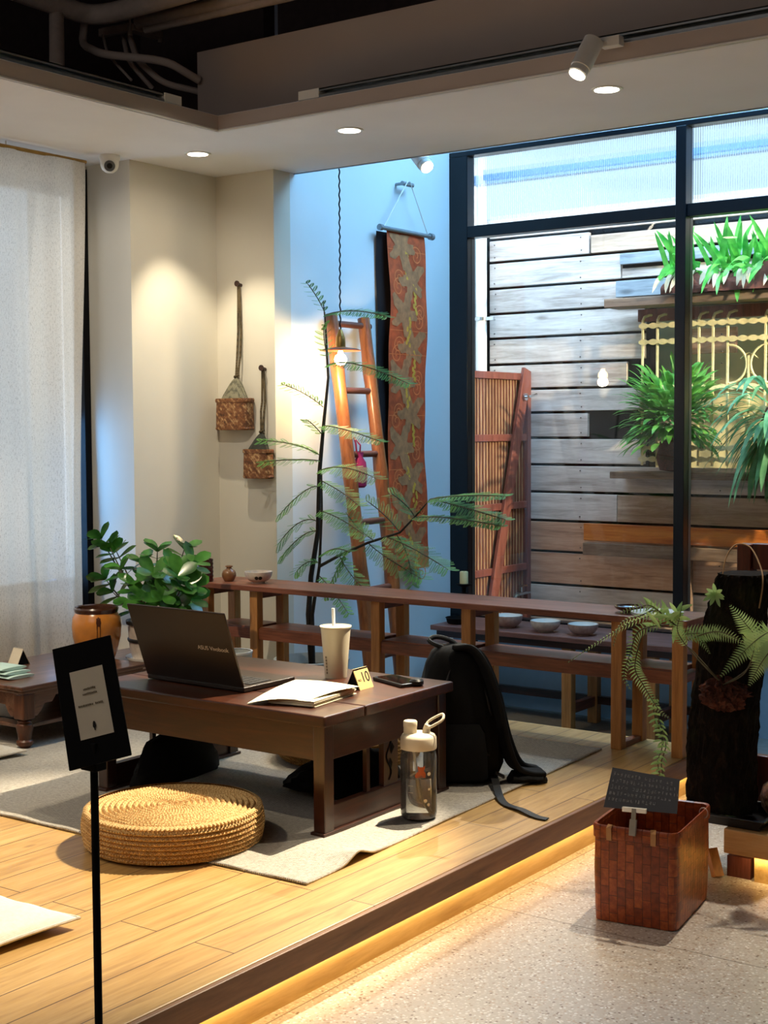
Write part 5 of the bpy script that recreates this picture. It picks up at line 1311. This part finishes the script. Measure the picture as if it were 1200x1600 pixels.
# orange jar
jc = onz(152, 1036, bz); jc.z = bz; jr = 38*5.85/2188.6; jh = (1036-948)*5.85/2188.6
jar = thing('glazed_jar', 'large orange glazed jar with brown rim and drip beside curtain', 'jar', jc)
prf = [(0, .003), (jr*.62, 0), (jr*.66, .008), (jr*.82, jh*.22), (jr*.97, jh*.48), (jr*1.0, jh*.66), (jr*.96, jh*.82), (jr*.84, jh*.90)]
obj('body', MB().lathe(prf, jc, 48), M['ochre'], jar, smooth=True)
obj('rim', MB().lathe([(jr*.83, jh*.885), (jr*.88, jh*.93), (jr*.90, jh*.97), (jr*.86, jh*1.0), (jr*.78, jh*.985), (jr*.74, jh*.8), (jr*.6, jh*.3), (0, jh*.25)], jc, 48), M['brownglaze'], jar, smooth=True)
dr_ = MB(); an = math.atan2(-jc.y, -jc.x)
def onj(da, f):
    for (r0, z0), (r1, z1) in zip(prf[1:], prf[2:]):
        if z0 <= f*jh <= z1: r = r0+(r1-r0)*(f*jh-z0)/(z1-z0); break
    else: r = jr*.84
    a = an+da; return (jc.x+(r+.0012)*math.cos(a), jc.y+(r+.0012)*math.sin(a), jc.z+f*jh)
for da, f0, f1, w0 in ((.02, .36, .84, .035), (.14, .30, .84, .03), (.08, .70, .86, .10)):
    prev = None
    for k in range(12):
        f = f0+(f1-f0)*k/11; ww = w0*(.35+.65*(k/11)**3) if w0 < .05 else w0*math.sin(math.pi*(.15+.8*k/11)); p = (onj(da-ww, f), onj(da+ww, f))
        if prev: dr_.add([prev[0], prev[1], p[1], p[0]], [(0, 1, 2, 3)])
        prev = p
obj('dripped_glaze', dr_, M['brownglaze'], jar)
# clusia in banded pot
random.seed(9)
pc2 = V((-4.19, 4.17, bz)); pc2 = onz(243, 1030, bz); pc2.z = bz
sdr = 45*6.0/2188.6
cl = thing('potted_clusia', 'bushy potted plant with round glossy dark green leaves behind laptop', 'plant', pc2)
obj('pot', MB().lathe([(0, .012), (sdr*.78, .012), (sdr*.86, .05), (sdr*.92, .15), (sdr*.95, .165), (sdr*.86, .165), (sdr*.84, .12)], pc2, 40), M['ceramic'], cl, smooth=True)
obj('pot_band', MB().lathe([(sdr*.90, .080), (sdr*.925, .084), (sdr*.93, .092), (sdr*.90, .096)], pc2, 40).lathe([(sdr*.90, .150), (sdr*.97, .154), (sdr*.98, .168), (sdr*.86, .168)], pc2, 40), M['potdark'], cl, smooth=True)
obj('saucer', MB().lathe([(0, .0), (sdr*.85, 0), (sdr*.98, .008), (sdr*1.0, .018), (sdr*.9, .012), (0, .01)], pc2, 40), M['ceramicw'], cl, smooth=True)
obj('soil', MB().lathe([(sdr*.84, .0), (sdr*.5, .006), (0, .01)], pc2+V((0, 0, .145)), 24), M['soil'], cl, smooth=True)
st = MB(); lf = MB(); base = pc2+V((0, 0, .14))
tips = [((172, 856), -.05), ((190, 890), -.10), ((165, 905), -.02), ((213, 915), -.12), ((246, 862), -.02), ((240, 895), -.16), ((275, 885), -.08), ((288, 858), .02), ((300, 880), -.02), ((285, 915), -.12), ((255, 930), -.18), ((300, 915), -.08), ((225, 935), -.15), ((270, 945), -.14), ((205, 945), -.1), ((295, 935), -.05), ((262, 905), .02), ((230, 905), .02), ((250, 915), -.12), ((278, 900), -.14)]
tips += [((158, 842), -.04), ((182, 862), -.02), ((176, 925), -.06), ((222, 880), -.05)]
for (x, y), dd in tips:
    tip = ony(x, y, pc2.y+dd); md = (base+tip)/2+V((rnd(-.02, .02), rnd(-.02, .02), -.03)); pts = bez(base, md, tip, 6); st.tube(pts, [.006, .006, .005, .005, .004, .003, .002], 6)
    dirn = (tip-md).normalized()
    for w_ in range(2):
        o = tip-dirn*.03*w_
        for k in range(4 if w_ == 0 else 2):
            a = k*math.pi*2/(4 if w_ == 0 else 2)+w_*.8+rnd(-.3, .3); s = dirn.cross(V((0, 1, 0))).normalized(); s2 = dirn.cross(s)
            d = (dirn*(.65 if w_ == 0 else .25)+s*math.cos(a)+s2*math.sin(a)).normalized()
            blade(lf, o, d, dirn, rnd(.072, .098), rnd(.050, .064), .12, 6, 'obovate', .12)
        
obj('stems', st, M['stem'], cl, smooth=True); obj('foliage', lf, M['clusia'], cl, smooth=True)
# pale pot half hidden behind the laptop
gpz = ony(366, 1017, 4.2); 
gp_ = V((gpz.x, 4.2, ZP)); gh = gpz.z-ZP
pq = thing('plant_pot', 'pale round empty pot standing behind the laptop and bar leg', 'pot', gp_)
obj('body', MB().lathe([(0, 0), (.05, 0), (.068, gh*.5), (.072, gh-.006), (.066, gh-.006), (.06, gh*.4), (0, gh*.3)], gp_, 36), M['potgrey'], pq, smooth=True)
obj('rim', MB().lathe([(.064, gh-.008), (.074, gh-.008), (.075, gh), (.067, gh)], gp_, 36), M['ceramicw'], pq, smooth=True)
# ================================================================== sign stand in the foreground
D = 1.9
def at_(x, y, d=D): return CAM+ray(x, y)*d
A_, B_, C_, E_ = at_(73, 1018), at_(165, 995), at_(205, 1180), at_(108, 1205)
A_ = A_+FW*.03; B_ = B_+FW*.03
sg = thing('sign_stand', 'black sign board with pale notice card tilted on thin black pole', 'sign', (at_(150, 1500).x, at_(150, 1500).y, 0))
nb = (B_-A_).cross(E_-A_).normalized()
if nb.dot(FW) < 0: nb = -nb
obj('board', MB().poly([E_, C_, B_, A_], nb*.006), M['black'], sg, bevel=.001)
def onbd(u, v, o): return (E_*(1-u)+C_*u)*(1-v)+(A_*(1-u)+B_*u)*v-nb*o
def quadbd(m_, u0, v0, u1, v1, o): m_.add([onbd(u0, v0, o), onbd(u1, v0, o), onbd(u1, v1, o), onbd(u0, v1, o)], [(0, 1, 2, 3)])
obj('notice_card', MB().add([onbd(.20, .20, .001), onbd(.72, .205, .001), onbd(.78, .5, .0016), onbd(.80, .80, .001), onbd(.31, .805, .001), onbd(.28, .66, .0024)], [(0, 1, 2, 5), (5, 2, 3, 4)]) if False else MB().add([onbd(.255, .215, .001), onbd(.80, .215, .001), onbd(.79, .775, .001), onbd(.235, .775, .0015)], [(0, 1, 2, 3)]), M['whitecard'], sg)
wr = MB()
for v, u0, u1 in ((.605, .42, .60), (.565, .40, .62), (.475, .30, .55), (.475, .58, .70)):
    u = u0
    while u < u1: 
        w_ = rnd(.010, .020); quadbd(wr, u, v, u+w_, v+rnd(.012, .018), .002); u += w_+.006
obj('card_writing', wr, M['brownink'], sg)
em = MB(); em.add([onbd(.51+.030*math.cos(t)*(1 if math.sin(t) < 0 else .8), .315+.030*math.sin(t), .002) for t in [2*math.pi*i/16 for i in range(16)]], [tuple(range(16))]); em.add([onbd(.50, .27, .002), onbd(.52, .27, .002), onbd(.52, .29, .002), onbd(.50, .29, .002)], [(0, 1, 2, 3)])
obj('card_emblem', em, M['ink'], sg)
pt0 = at_(141, 1180)+nb*.02; pb = at_(155, 1600)+nb*.02
obj('pole', MB().cyl((pt0.x, pt0.y, .012), (pt0.x, pt0.y, pt0.z), .0055, n=14), M['black'], sg, smooth=True)
obj('clamp', MB().box((pt0.x-.015, pt0.y-.012, pt0.z-.02), (pt0.x+.015, pt0.y+.010, pt0.z+.02)), M['black'], sg, bevel=.002)
obj('base_plate', MB().lathe([(0, 0), (.11, 0), (.11, .006), (.10, .010), (0, .012)], (pt0.x, pt0.y, 0), 40), M['black'], sg, smooth=True)
# ================================================================== woven square basket
bkt = thing('woven_basket', 'square red brown woven bamboo basket standing on the terrazzo', 'basket', (-1.53, 3.43, 0))
P0, P1, P3 = onz(924, 1437, 0), onz(1058, 1459, 0), onz(1116, 1400, 0)
u_ = (P1-P0); v_ = (P3-P1); v_ = v_-u_.normalized()*v_.dot(u_.normalized())*.8; P2 = P0+v_
HB_ = .256; ctr = (P0+P1+P1+v_+P2)/4
def rr_(s, z, rad=.10, n=5):
    out = []; cs_ = [P0, P1, P1+v_, P2]; c_ = ctr
    for i in range(4):
        a, b_, d_ = cs_[i-1], cs_[i], cs_[(i+1) % 4]
        p = b_+(a-b_)*rad; q = b_+(d_-b_)*rad
        out += bez(p, b_, q, n)
    return [c_+(p-c_)*s+V((0, 0, z)) for p in out]
obj('woven_wall', MB().loft([rr_(.97, .002), rr_(.985, .05), rr_(1.0, .14), rr_(.985, HB_-.01), rr_(.95, HB_-.01), rr_(.94, .014)], cap=True), M['basket'], bkt, smooth=True)
obj('rim_band', MB().loft([rr_(.985, HB_-.035), rr_(1.015, HB_-.032), rr_(1.02, HB_-.004), rr_(1.0, HB_+.002), rr_(.955, HB_), rr_(.95, HB_-.03)], cap=False), M['basket'], bkt, smooth=True)
pbm = plain('pale_binding', '#a87848', .5)
for q, sd in ((.22, 0), (.72, 0)):
    ty = MB()
    p = P0+(P1-P0)*q+V((0, 0, HB_)); o_ = (p-ctr-V((0, 0, HB_))).normalized()*.004
    ty.ribbon([p+o_*1.2+V((0, 0, -.036)), p+o_*1.6+V((0, 0, -.004)), p+V((0, 0, .004)), p-o_*3+V((0, 0, -.002)), p-o_*3.5+V((0, 0, -.03))], .014, .002, (P1-P0).normalized())
    obj('binding', ty, pbm, bkt)
wi = MB()
q = P1+v_*.75+V((0, 0, HB_)); wi.tube([q+V((.012*math.cos(a), 0, .014*math.sin(a)-.004)) for a in [i*.5 for i in range(14)]], .0016, 6)
obj('wire_tie', wi, M['ceramicp'], bkt)
# black handwritten card and clip
Yc = (P0+(P1-P0)*.35).y
cA, cB, cC, cD = ony(957, 1199, Yc+.04), ony(1062, 1218, Yc+.05), ony(1056, 1271, Yc+.01), ony(943, 1261, Yc)
kc = thing('handwritten_card', 'black handwritten menu card clipped above the woven basket', 'card', cD)
nn_ = (cB-cA).cross(cD-cA).normalized()
if nn_.dot(FW) < 0: nn_ = -nn_
cC = cC-nn_*nn_.dot(cC-cA)
obj('card', MB().poly([cD, cC, cB, cA], nn_*.0015), M['laptop'] if False else plain('black_card', '#1c1a20', .32, .1), kc)
def onc(u, v): return (cA*(1-u)+cB*u)*(1-v)+(cD*(1-u)+cC*u)*v-nn_*.001
random.seed(14); ch = MB()
for r, (v, n) in enumerate(((.10, 17), (.26, 18), (.42, 19), (.58, 17), (.73, 13))):
    for k in range(n):
        if rnd(0, 1) < .07: continue
        u = .04+k*.052; s = .036; hgt_ = .10
        for q in range(random.choice((3, 4, 5))):
            if rnd(0, 1) < .5: a, b = (rnd(0, .3), rnd(0, 1)), (rnd(.7, 1), 0); b = (b[0], a[1]+rnd(-.1, .1))
            else: a = (rnd(.1, .9), rnd(0, .3)); b = (a[0]+rnd(-.15, .15), rnd(.7, 1))
            p, q_ = onc(u+a[0]*s, v+a[1]*hgt_), onc(u+b[0]*s, v+b[1]*hgt_); d = (q_-p)
            if d.length < 1e-4: continue
            e = d.normalized().cross(nn_)*.0003; ch.add([p-e, q_-e, q_+e, p+e], [(0, 1, 2, 3)])
obj('chalk_writing', ch, M['chalk'], kc)
clp = thing('card_clip', 'small clear plastic clip holding the black card on basket rim', 'clip', onc(.33, 1))
g0 = onc(.27, .97); g1 = onc(.60, .97); bm_ = P0+(P1-P0)*.47+V((0, 0, HB_-.02))+nn_*-.012
bm_ = ony(988, 1306, (P0+(P1-P0)*.45).y-.012)
jaw = (g1-g0).normalized()
obj('jaw', MB().beam(g0-nn_*.004+V((0, 0, -.004)), g1-nn_*.004+V((0, 0, -.004)), .008, .012), M['ceramicw'], clp, bevel=.001)
gm = (g0+g1)/2-nn_*.006
obj('swivel_arm', MB().beam(gm, gm+(bm_-gm)*.45, .012, .006, nn_).beam(gm+(bm_-gm)*.4, bm_, .018, .008, nn_), plain('clear_grey_plastic', '#b4b0a8', .2, .1, Transmission_Weight=.4), clp, bevel=.001)
# ================================================================== right platform, stump, tray
struct('floor', MB().box((-1.515, 3.77, ZP-.072), (3.2, 4.66, ZP)), wood('right_platform_boards', '#a87a48', '#d0a066', '#e4bc84', 'X', .45, knots=True), bevel=.004)
struct('trim_6', MB().box((-1.43, 3.79, 0), (3.2, 3.82, ZP-.073)), M['pine'])
wbk = thing('wooden_block', 'small wooden foot blocks wedged below the right platform corner', 'block', (-1.5, 3.85, 0))
obj('block', MB().box((-1.515, 3.80, 0), (-1.445, 3.83, .060)), M['redwood'], wbk)
obj('wedge', MB().beam((-1.560, 3.79, .074), (-1.530, 3.77, .002), .03, .02), M['oakz'], wbk)
tc_ = onz(1150, 1268, ZP)
ty0 = onz(1182, 1284, ZP+.02)
tray = thing('plant_tray', 'black plastic tray under the dark bark slab on right platform', 'tray', (-1.53, 3.85, ZP))
def tr_(s, z): return [V((x, y, ZP+z)) for x, y in [(-1.535-.135*s, 3.875-.10*s), (-1.535+.135*s, 3.875-.10*s), (-1.535+.135*s, 3.875+.10*s), (-1.535-.135*s, 3.875+.10*s)]]
obj('tray_body', MB().loft([tr_(.86, .001), tr_(.96, .028), tr_(1.04, .030), tr_(1.04, .035), tr_(.94, .034), tr_(.84, .006)]), M['blackpl'], tray, bevel=.004)
# bark slab
YSt = 3.86
def sp(x, y, d=0): return ony(x, y, YSt+d)
outl = [(1262, 1070, 1192), (1240, 1066, 1190), (1183, 1066, 1190), (1120, 1072, 1194), (1070, 1078, 1197), (1020, 1086, 1200), (972, 1094, 1204), (935, 1106, 1207), (905, 1114, 1209), (893, 1122, 1208)]
rings = []
for j in range(len(outl)-1):
    for k in range(5):
        q = k/5; y = outl[j][0]*(1-q)+outl[j+1][0]*q; a = outl[j][1]*(1-q)+outl[j+1][1]*q; b = outl[j][2]*(1-q)+outl[j+1][2]*q
        pa, pb_ = sp(a, y), sp(b, y); c_ = (pa+pb_)/2; hw = (pb_-pa).length/2; rr = []
        for i in range(72):
            t = 2*math.pi*i/72; n_ = 1+.03*math.sin(i*3.1+j*2)+.025*math.sin(i*1.3+len(rings)*.7)+rnd(-.035, .035)
            rr.append(c_+V((1, 0, 0))*hw*.80*n_*math.copysign(abs(math.cos(t))**.8, math.cos(t))+V((0, 1, 0))*.075*n_*math.copysign(abs(math.sin(t))**.8, math.sin(t))+V((hw*.0, .0, 0)))
        rings.append(rr)
pa, pb_ = sp(1122, 893), sp(1208, 905); c_ = (pa+pb_)/2
bs = thing('bark_slab', 'tall dark bark covered tree slab standing in tray at right edge', 'stump', (-1.54, YSt, ZP))
lowz = min(p.z for p in rings[0]); off = (ZP+.012)-lowz
obj('bark', MB().loft(rings), M['bark'], bs, smooth=True)
lp_ = MB(); t0 = sp(1128, 905, -.06); t1 = sp(1192, 912, -.06)
lp_.tube(path([t0+V((-.01, 0, -.06)), t0, sp(1135, 870, -.03), sp(1150, 851, 0), sp(1172, 855, 0), sp(1188, 885, -.03), t1, t1+V((-.01, 0, -.07))]), .0022, 6)
obj('wire_loop', lp_, plain('tan_wire', '#8c6a44', .5), bs, smooth=True)
# stray pale fibres at the slab foot
# dark red wooden stand behind the slab
rs = thing('wooden_stand', 'dark red wooden stand post rising behind bark slab', 'stand', (-1.5, 4.05, ZP))
pz = ony(1166, 850, 4.03).z; pxa, pxb = ony(1151, 870, 4.02).x, ony(1171, 870, 4.02).x
obj('post', MB().box((pxa, 4.02, ZP), (pxb+.004, 4.075, pz)), M['redwoodx'], rs, bevel=.003)
obj('top_rail', MB().box((pxb+.004, 4.03, pz-.075), (pxb+.7, 4.07, pz+.002)), M['redwoodx'], rs, bevel=.003)
obj('low_rail', MB().box((pxb+.004, 4.03, ZP+.02), (pxb+.7, 4.06, ZP+.16)), M['redwoodx'], rs, bevel=.003)
obj('post', MB().box((pxb+.68, 4.02, ZP), (pxb+.74, 4.075, pz)), M['redwoodx'], rs, bevel=.003)
rc = ony(1197, 1222, 3.96)
tag(obj('coiled_basket', MB().lathe([(0, 0), (.04, 0), (.062, .03), (.066, .06), (.058, .09), (.040, .105), (.034, .10), (0, .04)], (rc.x+.045, 3.98, ZP+.037-.037), 28), M['bagbasket'], smooth=True), 'small dark woven basket half outside frame right of bark slab', 'basket')
# ================================================================== fern growing on the slab
random.seed(31)
fp = thing('fern', 'pale green fern with long arching fronds rooted on bark slab', 'fern', sp(1128, 1075, -.1))
obj('root_ball', MB().lathe([(.062*math.cos(t)**.8+1e-4, .045*math.sin(t)) for t in [-1.5+3.0*i/18 for i in range(19)]], sp(1132, 1083, -.075), 60, lambda r, z, a: (r*(1+.14*math.sin(a*7+z*200)+.10*math.sin(a*13-z*330)+rnd(-.13, .13)), z+.006*math.sin(a*9+z*90)+rnd(-.004, .004))), M['rootball'], fp, smooth=True)
fr = MB(); stm = MB()
def frond(ctrl, n, L0, w=.30, start=.25, tilt=(0, -1, .2), droop=.0, taper=1.0):
    pts = path(ctrl, 8); stm.tube(pts, [.0022*(1-.7*i/len(pts)) for i in range(len(pts))], 5)
    seg = [(pts[i+1]-pts[i]).length for i in range(len(pts)-1)]; tot = sum(seg)
    for k in range(n):
        q_ = start+(1-start)*(k+.3)/n; q = q_*tot; i = 0
        while i < len(seg)-1 and q > seg[i]: q -= seg[i]; i += 1
        o = pts[i]+(pts[i+1]-pts[i])*(q/max(seg[i], 1e-6)); d = (pts[i+1]-pts[i]).normalized(); s = d.cross(V(tilt)).normalized()
        rel = (k+.5)/n; l = L0*(min(1, .35+rel*3))*(1-rel**1.7*taper)+.004
        for sgn_ in (-1, 1):
            e = (s*sgn_+d*.35+V((0, 0, -droop))).normalized(); w2 = d*l*w*.28+d*.0008
            fr.add([o-w2, o+e*l*.6-w2*.8, o+e*l+d*l*.1, o+e*l*.6+w2*.8, o+w2], [(0, 1, 2, 3, 4)])
R0_ = sp(1130, 1070, -.11)
def fpnt(x, y, d): return sp(x, y, d)
frond([R0_, fpnt(1090, 1010, -.14), fpnt(1055, 985, -.16), fpnt(1040, 955, -.17), fpnt(1062, 948, -.17)][:0] or [R0_, fpnt(1085, 1020, -.13), fpnt(1060, 995, -.15), fpnt(1112, 990, -.16), fpnt(1160, 1005, -.2)], 24, .028, start=.45)
frond([fpnt(1075, 1000, -.14), fpnt(1110, 988, -.17), fpnt(1135, 990, -.19), fpnt(1165, 1006, -.2)], 22, .026, start=.1)
frond([R0_, fpnt(1165, 1050, -.13), fpnt(1180, 1000, -.16), fpnt(1165, 975, -.19), fpnt(1140, 945, -.22)], 26, .045, start=.40)
frond([R0_, fpnt(1168, 1045, -.13), fpnt(1205, 990, -.16), fpnt(1180, 1010, -.22), fpnt(1128, 1060, -.26)][:3]+[fpnt(1178, 1003, -.22), fpnt(1125, 1058, -.27)], 34, .042, start=.40)
frond([fpnt(1230, 990, -.2), fpnt(1210, 1010, -.23), fpnt(1190, 1035, -.25), fpnt(1170, 1072, -.27)], 26, .042, start=.02)
frond([R0_, fpnt(1090, 1030, -.14), fpnt(1060, 990, -.16), fpnt(1062, 965, -.16), fpnt(1066, 945, -.16)], 18, .024, start=.55)
frond([fpnt(1066, 985, -.15), fpnt(1030, 962, -.17), fpnt(990, 972, -.2), fpnt(940, 1000, -.22), fpnt(886, 1036, -.24)], 34, .022, w=.20, start=.05, tilt=(0, -.5, 1), droop=.1)
frond([fpnt(1062, 985, -.15), fpnt(1030, 955, -.17), fpnt(1000, 962, -.2), fpnt(970, 975, -.22), fpnt(958, 1010, -.22)], 26, .026, w=.22, start=.05, tilt=(0, -.5, 1), droop=.2)
frond([fpnt(1062, 985, -.15), fpnt(1020, 948, -.18), fpnt(995, 950, -.2), fpnt(968, 958, -.2)], 18, .026, w=.25, start=.1)
frond([fpnt(1050, 975, -.15), fpnt(1000, 985, -.18), fpnt(985, 1020, -.19), fpnt(975, 1055, -.19), fpnt(985, 1078, -.19)], 26, .022, w=.22, start=.1)
frond([fpnt(1005, 985, -.17), fpnt(992, 1040, -.18), fpnt(1005, 1070, -.18), fpnt(1030, 1110, -.18), fpnt(1046, 1122, -.18)], 28, .024, w=.22, start=.2)
frond([fpnt(1062, 990, -.15), fpnt(1075, 985, -.15), fpnt(1095, 1000, -.15), fpnt(1110, 1022, -.15)], 14, .020, w=.2, start=.1, droop=.9)
for k in range(14):
    o = fpnt(rnd(1015, 1062), rnd(955, 985), -.17+rnd(-.02, .02)); blade(fr, o, (rnd(-.6, .6), rnd(-.5, .2), rnd(-.1, .8)), (0, -1, 0), rnd(.04, .07), .014, .4, 5)
# trailing vine down to the platform
vine = [fpnt(1020, 1085, -.17), fpnt(1022, 1115, -.16), fpnt(1030, 1140, -.15), fpnt(1035, 1165, -.14), fpnt(1028, 1190, -.12), fpnt(1032, 1215, -.10)]
for off_ in (0, 9):
    vp = [p+V((off_*.0012, 0, 0)) for p in vine]; pts = path(vp, 6); stm.tube(pts, .0014, 5)
    for i in range(2, len(pts), 2):
        for s_ in (-1, 1): blade(fr, pts[i], (s_*rnd(.4, 1), -.4, rnd(-.5, .3)), (0, -1, 0), rnd(.016, .028), .007, .4, 4)
obj('stalks', stm, M['stem'], fp, smooth=True); obj('fronds', fr, M['fern'], fp)
so_ = MB(); sc_c = sp(1118, 930, -.085)
for k in range(9): blade(so_, sc_c, (math.cos(k*.75), -.5, math.sin(k*.75)*.8+.2), (0, -1, 0), rnd(.03, .045), .013, .5, 5)
tag(obj('sprout', so_, M['fern'], smooth=True), 'tiny pale green sprout near top of the bark slab', 'plant')
